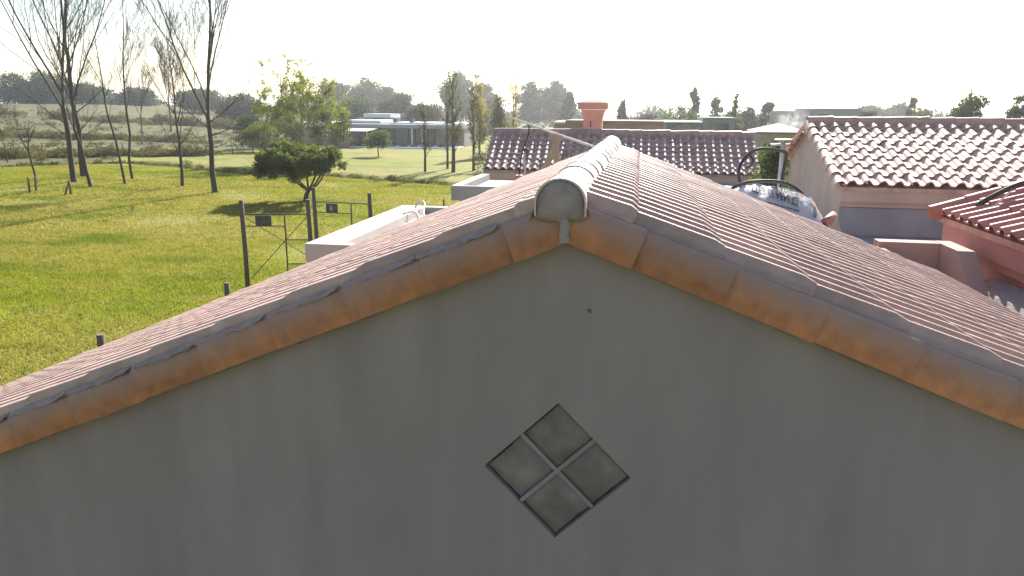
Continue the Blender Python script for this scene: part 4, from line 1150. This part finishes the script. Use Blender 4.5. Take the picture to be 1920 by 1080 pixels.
def leafy(x, y, name, label, h, w, leaf, seed, n=2200, size=0.16, crown0=0.25, shape='round', trunk_r=0.12, group=None, blobs=26, bark='bark', nlimb=5, depthy=None, cat='tree', squash=1.0):
    rg = random.Random(seed)
    z = gz0(x, y)
    t = thing(name, (x, y, z), label, cat, group)
    c0 = h * crown0; ch_ = h - c0
    tb = MB()
    tb.tube([(x, y, z - 0.1), (x + rg.gauss(0, .05), y, z + c0 * 0.5), (x + rg.gauss(0, .1), y, z + c0 + ch_ * 0.25), (x + rg.gauss(0, .1), y, z + c0 + ch_ * 0.8)], [trunk_r * 1.3, trunk_r, trunk_r * 0.8, trunk_r * 0.25], 7, False)
    B = []
    for k in range(blobs):
        u = rg.random() if shape != 'cone' else rg.random() ** 1.5
        a = rg.random() * 2 * math.pi
        if shape == 'round': env = math.sin(math.pi * min(0.97, 0.14 + 0.84 * u)) ** 0.65
        elif shape == 'cone': env = max(0.06, (1 - u) ** 0.85)
        elif shape == 'column': env = max(0.2, math.sin(math.pi * (0.12 + 0.85 * u)) ** 0.6)
        elif shape == 'umbrella': env = math.sqrt(max(0.02, 1 - (u * 0.96) ** 2.2))
        else: env = 1.0
        rad = w / 2 * env
        q = rad * math.sqrt(rg.random()) * 0.92
        s = (0.13 + 0.12 * rg.random()) * w * (0.6 + 0.5 * env)
        if shape == 'column': s = max(s, 0.2 * w)
        B.append((x + q * math.cos(a), y + q * math.sin(a), z + c0 + ch_ * (0.05 + 0.88 * u), s, s, s * (0.75 if shape != 'column' else 1.6) * squash))
        if k < nlimb * 3:
            b_ = B[-1]; st = Vector((x, y, z + c0 + ch_ * 0.15 * rg.random() + (0 if shape == 'umbrella' else ch_ * u * 0.4)))
            en = Vector(b_[:3])
            tb.tube([st, st.lerp(en, 0.5) + Vector((0, 0, -0.05 * h * rg.random())), en], [trunk_r * 0.45, trunk_r * 0.3, trunk_r * 0.12], 4, False)
    build('trunk', tb, M[bark], t, recalc=False)
    leaf_cloud('crown', B, n, size, M[leaf], t, seed)
    return t

# dark wide shrub-like tree in the middle lawn, with several stems
def spreading_tree():
    x, y = -17.3, 35.0; z = gz0(x, y); rg = random.Random(91)
    t = thing('spreading_tree', (x, y, z), 'dark green spreading tree with forked black stems on the lawn behind the gate', 'tree')
    tb = MB(); B = []
    tb.tube([(x, y, z - 0.1), (x + 0.1, y, z + 0.35), (x + 0.25, y, z + 0.62)], [0.15, 0.12, 0.10], 8, False)
    for k in range(7):
        dx = -1.5 + k * 0.52; dy = rg.gauss(0, 0.5)
        st = Vector((x + 0.22, y, z + 0.55)); en = Vector((x + 0.2 + dx, y + dy, z + 1.7 + 0.2 * rg.random()))
        md = st.lerp(en, 0.5) + Vector((0, 0, -0.12 * abs(dx)))
        tb.tube(spline([st, md, en], 3), [0.07, 0.06, 0.055, 0.05, 0.045, 0.04, 0.03], 5, False)
    for k in range(95):
        a = rg.random() * 6.283; q = math.sqrt(rg.random())
        px_, py_ = 2.35 * q * math.cos(a) - 0.15, 2.0 * q * math.sin(a)
        zz = 1.25 + 0.5 * q * rg.random() + (1.75 * (1 - 0.5 * q * q)) * rg.random()
        s = 0.24 + 0.22 * rg.random()
        B.append((x + px_, y + py_, z + zz, s, s, s * 0.8))
    build('trunk', tb, M['bark'], t, recalc=False)
    leaf_cloud('crown', B, 21000, 0.08, M['leaf_shrub'], t, 91)
    tw = MB()
    for k in range(70):
        b_ = B[k]; p = Vector(b_[:3]); d = Vector((p.x - x, p.y - y, 1.0 + p.z * 0.3)).normalized()
        tw.tube([p, p + d * 0.5, p + d * (0.8 + 0.3 * rg.random())], [0.012, 0.009, 0.006], 3, False)
    build('twig', tw, M['bark'], t, recalc=False, kind='stuff')
spreading_tree()

# pale spring tree behind it
def spring_tree():
    x, y = -29.6, 61.0; z = gz0(x, y); rg = random.Random(17)
    t = thing('spring_tree', (x, y, z), 'tall pale yellow green tree with drooping twigs behind the dark spreading tree', 'tree')
    tb = MB(); tips = []
    tb.tube([(x, y, z - 0.1), (x - 0.1, y, z + 0.9), (x, y, z + 1.7)], [0.28, 0.22, 0.2], 8, False)
    cr = MB()
    for dx, dy, ln in ((-0.7, 0.1, 5.2), (-0.25, -0.2, 6.2), (0.15, 0.2, 5.6), (0.6, 0.0, 5.2), (1.0, 0.2, 5.0), (-1.0, 0.2, 4.2), (0.2, -0.5, 5.0)):
        grow(cr, (x, y, z + 1.6), (dx, dy, 1.0), ln, 0.10, 3, rg, 0.03, 0.75, 6, 0.25, 6, 0.25, 5, 0.012, 0.55, 0.10, tips)
    build('trunk', tb, M['bark'], t, recalc=False)
    build('branch', cr, M['bark_p'], t, recalc=False)
    rg.shuffle(tips)
    B = []
    for p in tips[:900]: B.append((p.x, p.y, p.z, 0.20, 0.20, 0.24))
    for k in range(46):
        a = rg.random() * 6.283; q = math.sqrt(rg.random()); 
        B.append((x + 0.4 + 3.9 * q * math.cos(a), y + 3.2 * q * math.sin(a), z + 2.9 + (4.6 - 2.9 * q * q) * rg.random(), 0.55, 0.55, 0.42))
    leaf_cloud('crown', B, 24000, 0.075, M['leaf_spring'], t, 17)
spring_tree()
def low_twiggy():
    x, y = -25.5, 55.0; z = gz0(x, y); rg = random.Random(77)
    t = thing('twiggy_tree', (x, y, z), 'grey green twiggy tree right in front of the pale spring tree', 'tree')
    tb = MB(); cr = MB(); tips = []
    tb.tube([(x, y, z - 0.1), (x, y, z + 1.0)], [0.16, 0.13], 7, False)
    for dx, dy in ((-1.3, 0), (-0.6, 0.3), (-0.1, -0.3), (0.5, 0.1), (1.2, 0.2), (1.6, -0.1)):
        grow(cr, (x, y, z + 0.9), (dx, dy, 1.0), 3.6, 0.06, 3, rg, 0.02, 0.8, 6, 0.25, 5, 0.2, 4, 0.011, 0.55, 0.12, tips)
    build('trunk', tb, M['bark'], t, recalc=False); build('branch', cr, M['bark_p'], t, recalc=False)
    rg.shuffle(tips)
    leaf_cloud('crown', [(p.x, p.y, p.z, 0.22, 0.22, 0.22) for p in tips[:600]], 5500, 0.085, M['leaf_olive'], t, 78)
low_twiggy()

leafy(-26.45, 72.6, 'lollipop_tree', 'small round green tree on a thin stem in front of the modern house', 2.55, 3.0, 'leaf_mid', 101, 3600, 0.10, 0.42, 'umbrella', 0.06, blobs=30)
leafy(-41.5, 77.0, 'bush', 'round green bush at the lawn edge left of the modern house', 3.0, 4.2, 'leaf_olive', 102, 3600, 0.13, 0.12, 'round', 0.09, cat='bush')
leafy(-45.5, 82.0, 'bush', 'larger dark bush behind the lawn edge, left of the modern house', 4.0, 5.0, 'leaf_dark', 103, 3000, 0.15, 0.1, 'round', 0.1, cat='bush')
# young poplars by the ditch
def sapling(x, y, h, w, label, seed, leaf, n, r=0.11):
    rg = random.Random(seed); z = gz0(x, y)
    t = thing('young_poplar', (x, y, z), label, 'tree', 'young poplars by the ditch')
    tb = MB(); tips = []
    tb.tube([(x, y, z - 0.1), (x + 0.03, y, z + h * 0.35), (x - 0.02, y, z + h * 0.7), (x, y, z + h)], [r, r * 0.75, r * 0.45, r * 0.12], 7, False)
    cr = MB()
    for k in range(22):
        hh = h * (0.18 + 0.75 * k / 22); a = rg.random() * 6.283
        grow(cr, (x, y, z + hh), (0.45 * math.cos(a), 0.45 * math.sin(a), 1.0), h * 0.20, r * 0.25, 1, rg, 0.1, 0.4, 4, 0.3, 4, 0.3, 4, 0.009, 0.5, 0.08, tips)
    build('trunk', tb, M['bark'], t, recalc=False); build('branch', cr, M['bark'], t, recalc=False)
    leaf_cloud('crown', [(p.x, p.y, p.z, w * 0.3, w * 0.3, w * 0.5) for p in tips], n, 0.075, M[leaf], t, seed)
sapling(-16.6, 55.7, 5.1, 0.5, 'thin dark sapling with two low stems, leftmost of the young poplars', 201, 'leaf_brown', 500)
sapling(-15.6, 59.0, 5.6, 0.5, 'thin young poplar close behind the thicker leafy one', 202, 'leaf_brown', 700)
sapling(-14.3, 55.8, 7.2, 0.7, 'tallest young poplar with brown leafy stem base beside the ditch', 203, 'leaf_olive', 1300, 0.17)
sapling(-13.1, 57.8, 6.2, 0.6, 'straight young poplar nearest the far tiled house', 204, 'leaf_brown', 900, 0.13)
sapling(-11.2, 66.0, 6.6, 0.7, 'pale young poplar just above the left end of the far tiled roof', 205, 'leaf_gold', 1100)
sapling(-14.6, 88.0, 8.7, 0.4, 'very thin bare spire of a poplar left of the chimney', 206, 'leaf_brown', 250, 0.09)
leafy(-16.2, 75.0, 'autumn_poplar', 'yellow green columnar poplar in front of the hazy round trees', 8.1, 1.9, 'leaf_gold', 207, 3400, 0.10, 0.12, 'column', 0.12, blobs=34)
leafy(-14.8, 79.0, 'autumn_poplar', 'brownish columnar poplar right of the yellow green one', 6.6, 2.4, 'leaf_brown', 208, 3000, 0.12, 0.08, 'column', 0.12, blobs=30)
leafy(-13.0, 70.0, 'bush', 'dark reddish bush at the right end of the modern house', 2.6, 3.0, 'leaf_brown', 209, 2400, 0.11, 0.05, 'round', 0.07, cat='bush')
leafy(-11.0, 56.0, 'bush', 'loose green bush by the ditch left of the far tiled house', 1.9, 3.4, 'leaf_olive', 210, 2200, 0.09, 0.05, 'round', 0.05, cat='bush')
leafy(-10.5, 62.0, 'bush', 'dark loose bush behind the ditch next to the straight young poplar', 3.4, 2.6, 'leaf_dark', 211, 2200, 0.10, 0.05, 'round', 0.05, cat='bush')

# far trees: each a thing with its own crown
FAR = [
 (-174.5, 190, 12.9, 14, 'leaf_dark', 'round', 'dark round tree at the far left edge of the horizon'),
 (-170.0, 195, 14.2, 15, 'leaf_dark', 'round', 'largest dark round tree behind the double trunk on the left horizon'),
 (-160.5, 200, 11.0, 10, 'leaf_dark', 'round', 'lower dark tree at the right end of the left horizon clump'),
 (-155.0, 215, 9.5, 12, 'leaf_far', 'round', 'pale tree on the horizon between the thin pair and the twiggy tree'),
 (-150.0, 240, 9.6, 13, 'leaf_far', 'umbrella', 'flat topped tree on the horizon behind the twiggy bare tree'),
 (-118.0, 190, 8.8, 11, 'leaf_dark', 'umbrella', 'dark flat topped tree on the horizon right of the largest bare tree'),
 (-85.0, 150, 7.4, 9, 'leaf_far', 'round', 'grey green tree on the horizon left of the pale spring tree'),
 (-101.5, 240, 12.8, 13, 'leaf_far', 'umbrella', 'hazy flat crowned tree, left half of the pair right of the spring tree'),
 (-93.0, 250, 15.4, 15, 'leaf_far', 'round', 'tall hazy tree with broken crown behind the round dark tree'),
 (-84.0, 245, 12.0, 10, 'leaf_far', 'round', 'hazy tree stepping down right of the tall broken crown'),
 (-78.6, 240, 9.2, 8, 'leaf_far', 'umbrella', 'small hazy flat tree left of the big hazy mass'),
 (-57.8, 150, 7.1, 8.4, 'leaf_dark', 'round', 'dense round dark green tree above the modern house roof'),
 (-38.5, 130, 5.4, 6.6, 'leaf_far', 'umbrella', 'low round tree right of the dense dark one above the modern house'),
 (-55.5, 170, 8.4, 9, 'leaf_far', 'round', 'pale wispy tree behind the low round one'),
 (-51.8, 210, 16.8, 9.5, 'leaf_far', 'round', 'tall hazy grey tree, left half of the biggest hazy pair'),
 (-47.0, 215, 15.2, 10.5, 'leaf_far', 'round', 'tall hazy grey tree, right half of the biggest hazy pair'),
 (-42.0, 205, 9.0, 8, 'leaf_far', 'round', 'short hazy tree at the foot of the biggest hazy pair'),
 (-28.8, 200, 12.6, 8, 'leaf_far', 'round', 'hazy grey tree, left half of the pair left of the chimney'),
 (-23.0, 205, 12.7, 9.5, 'leaf_far', 'round', 'hazy grey tree, right half of the pair left of the chimney'),
 (-14.9, 160, 8.6, 3.0, 'leaf_far', 'column', 'narrow pale tree right beside the hazy pair left of the chimney'),
 (-2.3, 110, 7.0, 3.2, 'leaf_dark', 'cone', 'small dark conifer just right of the chimney'),
 (4.6, 95, 5.8, 5.6, 'leaf_mid', 'round', 'round green tree above the middle of the far tiled roof'),
 (1.2, 98, 4.4, 4.6, 'leaf_far', 'round', 'low greyish bush tree left of the round green tree'),
 (7.0, 100, 8.5, 1.5, 'leaf_far', 'column', 'very thin tall poplar above the far tiled roof'),
 (10.2, 105, 7.2, 3.4, 'leaf_dark', 'cone', 'dark spiky conifer above the green walled building'),
 (12.2, 106, 5.6, 2.4, 'leaf_far', 'cone', 'smaller grey conifer right of the dark spiky one'),
 (9.3, 75, 7.0, 1.7, 'leaf_mid', 'cone', 'bright green slim pointed tree right of the dark spiky conifer'),
 (9.9, 80, 5.0, 2.0, 'leaf_olive', 'round', 'small green tree at the foot of the slim pointed one'),
 (12.4, 90, 5.6, 3.2, 'leaf_far', 'round', 'pale wispy tree left of the smoke'),
 (14.9, 92, 6.2, 3.6, 'leaf_far', 'round', 'pale wispy tree next to the smoke, taller than its neighbour'),
 (56.0, 200, 6.6, 9, 'leaf_far', 'round', 'bluish far tree above the sunlit roof, right of the grey flat buildings'),
 (63.0, 200, 7.2, 7, 'leaf_far', 'round', 'bluish far tree above the sunlit roof, next to the thin spire'),
 (33.5, 100, 7.0, 1.2, 'leaf_far', 'column', 'thin bare looking spire above the sunlit roof'),
 (31.2, 90, 5.5, 4.2, 'leaf_brown', 'umbrella', 'low brownish tree top peeping over the sunlit ridge'),
 (24.6, 60, 7.1, 3.3, 'leaf_dark', 'round', 'dark green pointed tree behind the sunlit ridge at the right'),
 (26.1, 62, 5.6, 1.8, 'leaf_dark', 'cone', 'small dark shoulder tree right of the pointed one behind the sunlit ridge'),
 (28.8, 62, 6.5, 2.6, 'leaf_dark', 'round', 'dark tree at the right edge behind the sunlit ridge'),
]
for k, (x, y, h, w, leaf, shp, lab) in enumerate(FAR):
    big = w > 6
    leafy(x, y, 'far_tree' if y > 120 else 'garden_tree', lab, h - gz0(x, y), w, leaf, 300 + k, 6500 if big else (6000 if leaf == 'leaf_dark' else 3200), max(0.11, min(0.42, y * 0.0019)), 0.10 if shp != 'umbrella' else 0.3, shp, 0.02 * h + 0.05, 'trees along the horizon', blobs=44 if big else 30, nlimb=3)
# tall shrub growing between the houses
leafy(3.05, 14.1, 'tall_shrub', 'bright green tall shrub squeezed between the far tiled house and the right gable', 4.36, 1.05, 'leaf_mid', 401, 5200, 0.045, 0.2, 'column', 0.05, blobs=40, cat='shrub')

# low scrub belts far out and along the ditch (nobody could count it)
def belt(name, path, n, size, hh, ww, m, seed, dens=1.0):
    rg = np.random.default_rng(seed); P = np.array(path, float)
    seg = np.linalg.norm(np.diff(P, axis=0), axis=1); cum = np.concatenate([[0], np.cumsum(seg)])
    nb = max(20, int(cum[-1] / (ww * 0.45) * dens))
    B = []
    for k in range(nb):
        s = rg.random() * cum[-1]; i = min(np.searchsorted(cum, s, 'right') - 1, len(seg) - 1); t = (s - cum[i]) / seg[i]
        p = P[i] * (1 - t) + P[i+1] * t + rg.normal(size=2) * ww * 0.28
        r_ = ww * (0.2 + 0.35 * rg.random()); h_ = hh * (0.25 + 0.75 * rg.random() ** 1.6)
        B.append((p[0], p[1], float(hgt(p[0], p[1])) + h_ * 0.42, r_, r_, h_ * 0.6))
    o = leaf_cloud(name, B, n, size, m, None, seed)
    return tag(o, kind='stuff')
belt('ditch_scrub', DITCH, 60000, 0.085, 0.62, 1.3, M['leaf_brown'], 501, 2.6)
belt('ditch_weeds', DITCH[3:], 20000, 0.08, 0.7, 1.4, M['leaf_olive'], 502, 1.6)
belt('field_scrub', [(-75, 52), (-60, 60), (-52, 66), (-44, 70)], 34000, 0.11, 0.95, 3.6, M['leaf_brown'], 503, 3.0)
belt('field_hedge', [(-150, 130), (-120, 135), (-90, 140), (-62, 132), (-52, 118)], 26000, 0.22, 2.2, 5.0, M['leaf_brown'], 504, 2.6)
belt('field_hedge', [(-120, 84), (-95, 92), (-72, 96), (-58, 92)], 24000, 0.15, 1.1, 3.6, M['leaf_brown'], 505, 2.8)
belt('far_wood', [(-240, 230), (-180, 245), (-130, 250), (-80, 235), (-40, 225), (0, 230), (40, 230), (90, 225), (150, 220)], 34000, 0.55, 6.5, 12.0, M['leaf_far'], 506)
belt('far_wood', [(-60, 150), (-40, 150), (-20, 148), (0, 150), (18, 148)], 14000, 0.32, 4.8, 7.0, M['leaf_far'], 507)
belt('garden_hedge', [(-36, 90.5), (-30, 91.5), (-24.5, 92.2)], 5000, 0.09, 1.0, 1.0, M['leaf_dark'], 508)
# dry tussocks scattered over the field
rg = np.random.default_rng(61); B = []
while len(B) < 900:
    x, y = rg.uniform(-150, -38), rg.uniform(54, 150)
    if field_mask(x, y) < 0.5 or rg.random() > 60 / y: continue
    s = rg.uniform(0.3, 0.9); B.append((x, y, float(hgt(x, y)) + 0.15, s, s, 0.28))
tag(leaf_cloud('field_tussocks', B, 26000, 0.15, M['leaf_brown'], None, 62), kind='stuff')

# ------------------------------------------------------------------ lawn grass and fallen leaves
rg = np.random.default_rng(71)
def blades(name, n, x0, x1, y0, y1, keep, hmin, hmax, wid, m, kind='stuff'):
    x = rg.uniform(x0, x1, n); y = rg.uniform(y0, y1, n)
    k = keep(x, y); x, y = x[k], y[k]; n = len(x)
    z = hgt(x, y); h = rg.uniform(hmin, hmax, n); a = rg.uniform(0, 6.283, n); w_ = wid * rg.uniform(0.6, 1.3, n)
    lx, ly = rg.normal(0, 0.5, n) * h, rg.normal(0, 0.5, n) * h
    V = np.stack([np.stack([x - w_ * np.cos(a), y - w_ * np.sin(a), z - 0.01], 1), np.stack([x + w_ * np.cos(a), y + w_ * np.sin(a), z - 0.01], 1), np.stack([x + lx, y + ly, z + h], 1)], 1).reshape(-1, 3)
    o = bpy.data.objects.new(name, arrays_mesh(name, V, np.arange(n * 3).reshape(-1, 3), m)); COL.objects.link(o)
    return tag(o, kind=kind)
def patch(x, y): return np.sin(x * 0.45 + 1.3 * np.sin(y * 0.31)) * np.sin(y * 0.38 + 0.8 * np.sin(x * 0.27)) 
blades('grass', 420000, -34, -6.4, 4, 24, lambda x, y: (x < -6.5 - 0.12 * (y - 4)) & (x > -1.15 * y - 6) & (patch(x, y) < 0.55 + 0.5 * rg.random(len(x))), 0.035, 0.095, 0.010, M['grass'])
blades('grass', 430000, -58, -7, 24, 55, lambda x, y: (x > -1.15 * y - 6) & (y < np.interp(x, DITCH[:, 0], DITCH[:, 1]) - 1.0) & (patch(x, y) < 0.5 + 0.6 * rg.random(len(x))), 0.04, 0.10, 0.017, M['grass'])
def leaves(n, cx, cy, sx, sy):
    x = rg.normal(cx, sx, n); y = rg.normal(cy, sy, n); k = ditch_d(x, y) > 1.0; x, y = x[k], y[k]
    return np.stack([x, y, hgt(x, y) + 0.05], 1)
C = np.concatenate([leaves(1500, -26, 41, 4.5, 3.2), leaves(900, -21, 43.5, 4, 2.2), leaves(700, -33, 42, 4, 3), leaves(500, -15, 42, 4, 2.5), leaves(250, -20, 33, 6, 4)])
n = len(C); a = rg.normal(size=(n, 3)); a[:, 2] *= 0.5; a /= np.linalg.norm(a, axis=1)[:, None]; b_ = rg.normal(size=(n, 3)); b_ -= (a * b_).sum(1)[:, None] * a; b_ /= np.linalg.norm(b_, axis=1)[:, None]
s = rg.uniform(0.03, 0.07, n)[:, None]
LV = np.stack([C - a * s, C - b_ * s * 0.7, C + a * s, C + b_ * s * 0.7], 1).reshape(-1, 3)
lo = bpy.data.objects.new('fallen_leaves', arrays_mesh('fallen_leaves', LV, np.arange(n * 4).reshape(-1, 4), M['litter'])); COL.objects.link(lo); tag(lo, kind='stuff')

# wire fence on the field edge
wf = thing('wire_fence', (-55, 66, 0), 'thin wire fence with many small posts along the rough field', 'fence')
pts = []
path = [Vector((-66, 62, 0)), Vector((-52, 67.5, 0)), Vector((-43, 73, 0)), Vector((-40.5, 77, 0))]
pm = MB(); pm.tube([(0, 0, -0.1), (0, 0, 1.25)], 0.055, 6); pme = pm.mesh('fence_post'); pme.materials.append(M['post'])
for a, b in zip(path[:-1], path[1:]):
    k = max(1, int((b - a).length / 2.3))
    for i in range(k):
        p = a.lerp(b, i / k); p.z = gz0(p.x, p.y); pts.append(p)
        inst('post', pme, wf, Matrix.Translation(p) @ Matrix.Rotation(random.gauss(0, 0.04), 4, 'Y'))
for hh in (0.45, 0.8, 1.15):
    b = MB(); b.tube([p + Vector((0, 0, hh)) for p in pts], 0.008, 3, False); build('wire', b, M['iron'], wf, recalc=False)

# ------------------------------------------------------------------ modern house
mh = thing('modern_house', (-33, 96, 0), 'low modern house with a grey flat roof band, glass front and cream awning', 'house')
def hb(name, lo, hi, m, parent=mh):
    b = MB(); b.box(lo, hi); return build(name, b, M[m], parent)
hb('wall', (-47.5, 96.5, 0), (-22.8, 106, 2.35), 'conc_far')
hb('roof', (-39.6, 94.2, 2.36), (-22.7, 107, 2.86), 'conc_far')
hb('roof', (-48.6, 95.0, 2.36), (-39.65, 107, 2.95), 'white_far')
hb('roof_sheet', (-33.6, 97.0, 2.865), (-22.9, 106.5, 3.05), 'white_far')
hb('roof_sheet', (-40.5, 98.5, 2.955), (-35.2, 106, 3.3), 'white_far')
hb('wall_panel', (-26.6, 95.9, 0), (-22.8, 96.45, 2.34), 'conc_brown')
for k, (xa, xb, m_) in enumerate(((-38.6, -37.4, 'glass_pale'), (-37.3, -36.0, 'glass'), (-35.9, -34.6, 'glass'), (-34.5, -33.5, 'glass_pale'), (-33.4, -32.4, 'glass'), (-32.3, -30.6, 'glass_pale'), (-30.5, -29.6, 'glass'), (-29.5, -28.0, 'glass_pale'), (-27.9, -26.8, 'glass'))):
    f = hb('window', (xa, 96.30, 0.1), (xb, 96.48, 2.3), 'frame'); hb('pane', (xa + 0.08, 96.26, 0.2), (xb - 0.08, 96.295, 2.22), m_, f)
for x in (-39.3, -35.0, -29.55, -28.2): hb('pillar', (x - 0.09, 94.6, 0), (x + 0.09, 94.8, 2.355), 'white_far')
b = MB(); b.prism([(89.6, 2.02), (94.0, 2.30), (94.0, 2.36), (89.6, 2.08)], 0, -39.4, -33.9); build('awning', b, M['awning'], mh)
for x in (-39.3, -34.0): hb('awning_post', (x - 0.04, 89.7, 0), (x + 0.04, 89.78, 2.02), 'white_far')
for x, w_ in ((-33.2, 0.5), (-30.9, 0.55), (-25.9, 0.95)): hb('roof_unit', (x, 98, 3.055), (x + w_, 98.8, 3.55), 'dark_unit')
hb('terrace_wall', (-39.5, 89.3, 0), (-36.2, 89.5, 0.75), 'conc_brown')
hb('terrace', (-39.5, 89.55, 0), (-22.8, 96.2, 0.14), 'white_far')
hb('counter', (-39.3, 91.2, 0.145), (-36.5, 91.9, 0.9), 'dark_unit')
h5 = thing('flat_house', (-46, 135, 0), 'far pale flat roofed house above the modern house roof', 'house')
hb('wall', (-50.5, 130, 0), (-43.5, 136, 3.3), 'conc_far', h5); hb('roof', (-49.2, 129.4, 3.31), (-44.2, 136.5, 3.95), 'white_far', h5); hb('window', (-47.6, 129.9, 2.4), (-45.4, 129.97, 3.2), 'glass', h5); hb('tower', (-42.8, 131, 0), (-40.5, 134, 4.1), 'conc_far', h5)

# ------------------------------------------------------------------ buildings behind the right roofs
h6 = thing('flat_building', (-1.5, 31.5, 0), 'grey flat roofed building with a stepped parapet behind the chimney', 'building')
hb('wall', (-3.38, 30, 0), (1.2, 34, 4.35), 'conc_brown', h6); hb('parapet', (-3.42, 29.9, 4.353), (-2.95, 34, 4.43), 'white_far', h6); hb('parapet', (-2.94, 29.9, 4.353), (1.2, 34, 4.49), 'conc_brown', h6)
h7 = thing('flat_building', (4, 47, 0), 'dull green flat roofed building above the middle of the far tiled roof', 'building')
hb('wall', (1.75, 45.2, 0), (3.92, 50, 4.22), 'green_wall', h7); hb('roof', (1.65, 45.0, 4.223), (3.95, 50, 4.31), 'white_far', h7)
hb('upper_wall', (3.953, 45.1, 0), (5.85, 50, 4.50), 'green_wall', h7); hb('roof_edge', (3.953, 45.0, 4.503), (5.95, 50, 4.56), 'conc_far', h7)
hb('window', (1.95, 45.12, 3.75), (2.15, 45.19, 4.15), 'glass_pale', h7); hb('window', (2.3, 45.12, 3.7), (3.3, 45.19, 4.1), 'glass', h7); hb('window', (4.4, 45.02, 3.75), (5.5, 45.09, 4.2), 'glass', h7)
h8 = thing('hip_roof_house', (7, 38, 0), 'small house with an olive grey pyramid roof between the tiled roofs', 'house')
hb('wall', (6.0, 36.2, 0), (8.3, 39.8, 3.95), 'wallhouse', h8)
b = MB(); ap = (7.15, 38.0, 4.36); c4 = [(5.85, 36.0, 3.96), (8.45, 36.0, 3.96), (8.45, 40.0, 3.96), (5.85, 40.0, 3.96)]
b.add(c4 + [ap], [(0,1,4),(1,2,4),(2,3,4),(3,0,4),(3,2,1,0)]); build('roof', b, M['hip'], h8)
hb('eave', (5.86, 36.01, 3.90), (8.44, 36.19, 3.957), 'frame', h8); hb('window', (6.6, 36.13, 3.0), (7.1, 36.195, 3.6), 'glass', h8)
for nm, lo, hi, lab in (('flat_building', (13.1, 70, 0), (15.3, 78, 5.05), 'low grey flat building beside the smoke, leftmost of three over the sunlit ridge'),
                        ('flat_building', (15.4, 69, 0), (19.3, 78, 5.28), 'widest and tallest grey flat building over the sunlit ridge'),
                        ('flat_building', (19.35, 70, 0), (20.9, 78, 5.08), 'low brownish flat building, rightmost of three over the sunlit ridge')):
    t = thing(nm, ((lo[0] + hi[0]) / 2, 74, 0), lab, 'building', 'flat buildings over the sunlit ridge')
    hb('wall', lo, (hi[0], hi[1], hi[2] - 0.12), 'conc_brown' if lo[0] > 19 else 'conc_far', t); hb('roof_edge', (lo[0] + 0.01, lo[1] - 0.12, hi[2] - 0.117), (hi[0] - 0.01, hi[1], hi[2]), 'conc_far', t)
    hb('window', (lo[0] + 0.4, lo[1] - 0.05, 4.25), (lo[0] + 1.2, lo[1] - 0.002, 4.8), 'glass', t)

# smoke drifting from behind the pyramid roof
def smoke():
    m = bpy.data.materials.new('thin_smoke'); m.use_nodes = True
    n, l = m.node_tree.nodes, m.node_tree.links
    n.remove(n['Principled BSDF'])
    pv = n.new('ShaderNodeVolumePrincipled'); pv.inputs['Color'].default_value = (0.97, 0.98, 1.0, 1); pv.inputs['Anisotropy'].default_value = 0.6
    tc = n.new('ShaderNodeTexCoord'); nz = n.new('ShaderNodeTexNoise'); nz.inputs['Scale'].default_value = 1.1; nz.inputs['Detail'].default_value = 4
    nz.inputs['Distortion'].default_value = 1.2
    l.new(tc.outputs['Object'], nz.inputs['Vector'])
    mr = n.new('ShaderNodeMapRange'); mr.inputs[1].default_value = 0.42; mr.inputs[2].default_value = 0.66; mr.inputs[3].default_value = 0; mr.inputs[4].default_value = 0.45
    l.new(nz.outputs['Fac'], mr.inputs[0])
    # thins out to nothing at the rim of the cloud
    dv = n.new('ShaderNodeVectorMath'); dv.operation = 'DIVIDE'; dv.inputs[1].default_value = (1.5, 1.0, 1.25); l.new(tc.outputs['Object'], dv.inputs[0])
    ln = n.new('ShaderNodeVectorMath'); ln.operation = 'LENGTH'; l.new(dv.outputs[0], ln.inputs[0])
    m2 = n.new('ShaderNodeMapRange'); m2.inputs[1].default_value = 1.0; m2.inputs[2].default_value = 0.25; l.new(ln.outputs['Value'], m2.inputs[0])
    mm = n.new('ShaderNodeMath'); mm.operation = 'MULTIPLY'; l.new(mr.outputs[0], mm.inputs[0]); l.new(m2.outputs[0], mm.inputs[1])
    l.new(mm.outputs[0], pv.inputs['Density'])
    l.new(pv.outputs[0], n['Material Output'].inputs['Volume'])
    b = MB(); c = Vector((12.0, 60.2, 4.3)); vs_ = [c + Vector((0, 0, -1.25))]; fs = []
    for j in range(1, 8):
        ph = -math.pi / 2 + math.pi * j / 8
        for k in range(12): vs_.append(c + Vector((1.5 * math.cos(ph) * math.cos(k * math.pi / 6), 1.0 * math.cos(ph) * math.sin(k * math.pi / 6), 1.25 * math.sin(ph))))
    vs_.append(c + Vector((0, 0, 1.25)))
    for k in range(12):
        fs.append((0, 1 + (k + 1) % 12, 1 + k)); fs.append((85, 73 + k, 73 + (k + 1) % 12))
        for j in range(6): fs.append((1 + j*12 + k, 1 + j*12 + (k+1) % 12, 13 + j*12 + (k+1) % 12, 13 + j*12 + k))
    b.add(vs_, fs, True)
    single('smoke', b, m, c, 'thin white smoke rising left of the sunlit ridge', 'smoke')
smoke()

# ------------------------------------------------------------------ haze
hm = bpy.data.materials.new('pale_haze'); hm.use_nodes = True
n_, l_ = hm.node_tree.nodes, hm.node_tree.links
n_.remove(n_['Principled BSDF'])
pv = n_.new('ShaderNodeVolumePrincipled'); pv.inputs['Color'].default_value = (0.95, 0.97, 1.0, 1); pv.inputs['Density'].default_value = 0.0005; pv.inputs['Anisotropy'].default_value = 0.75
l_.new(pv.outputs[0], n_['Material Output'].inputs['Volume'])
b = MB(); b.box((-4400, -4400, -2.0), (4400, 4400, 24.0))
o = build('haze', b, hm); tag(o, kind='stuff')
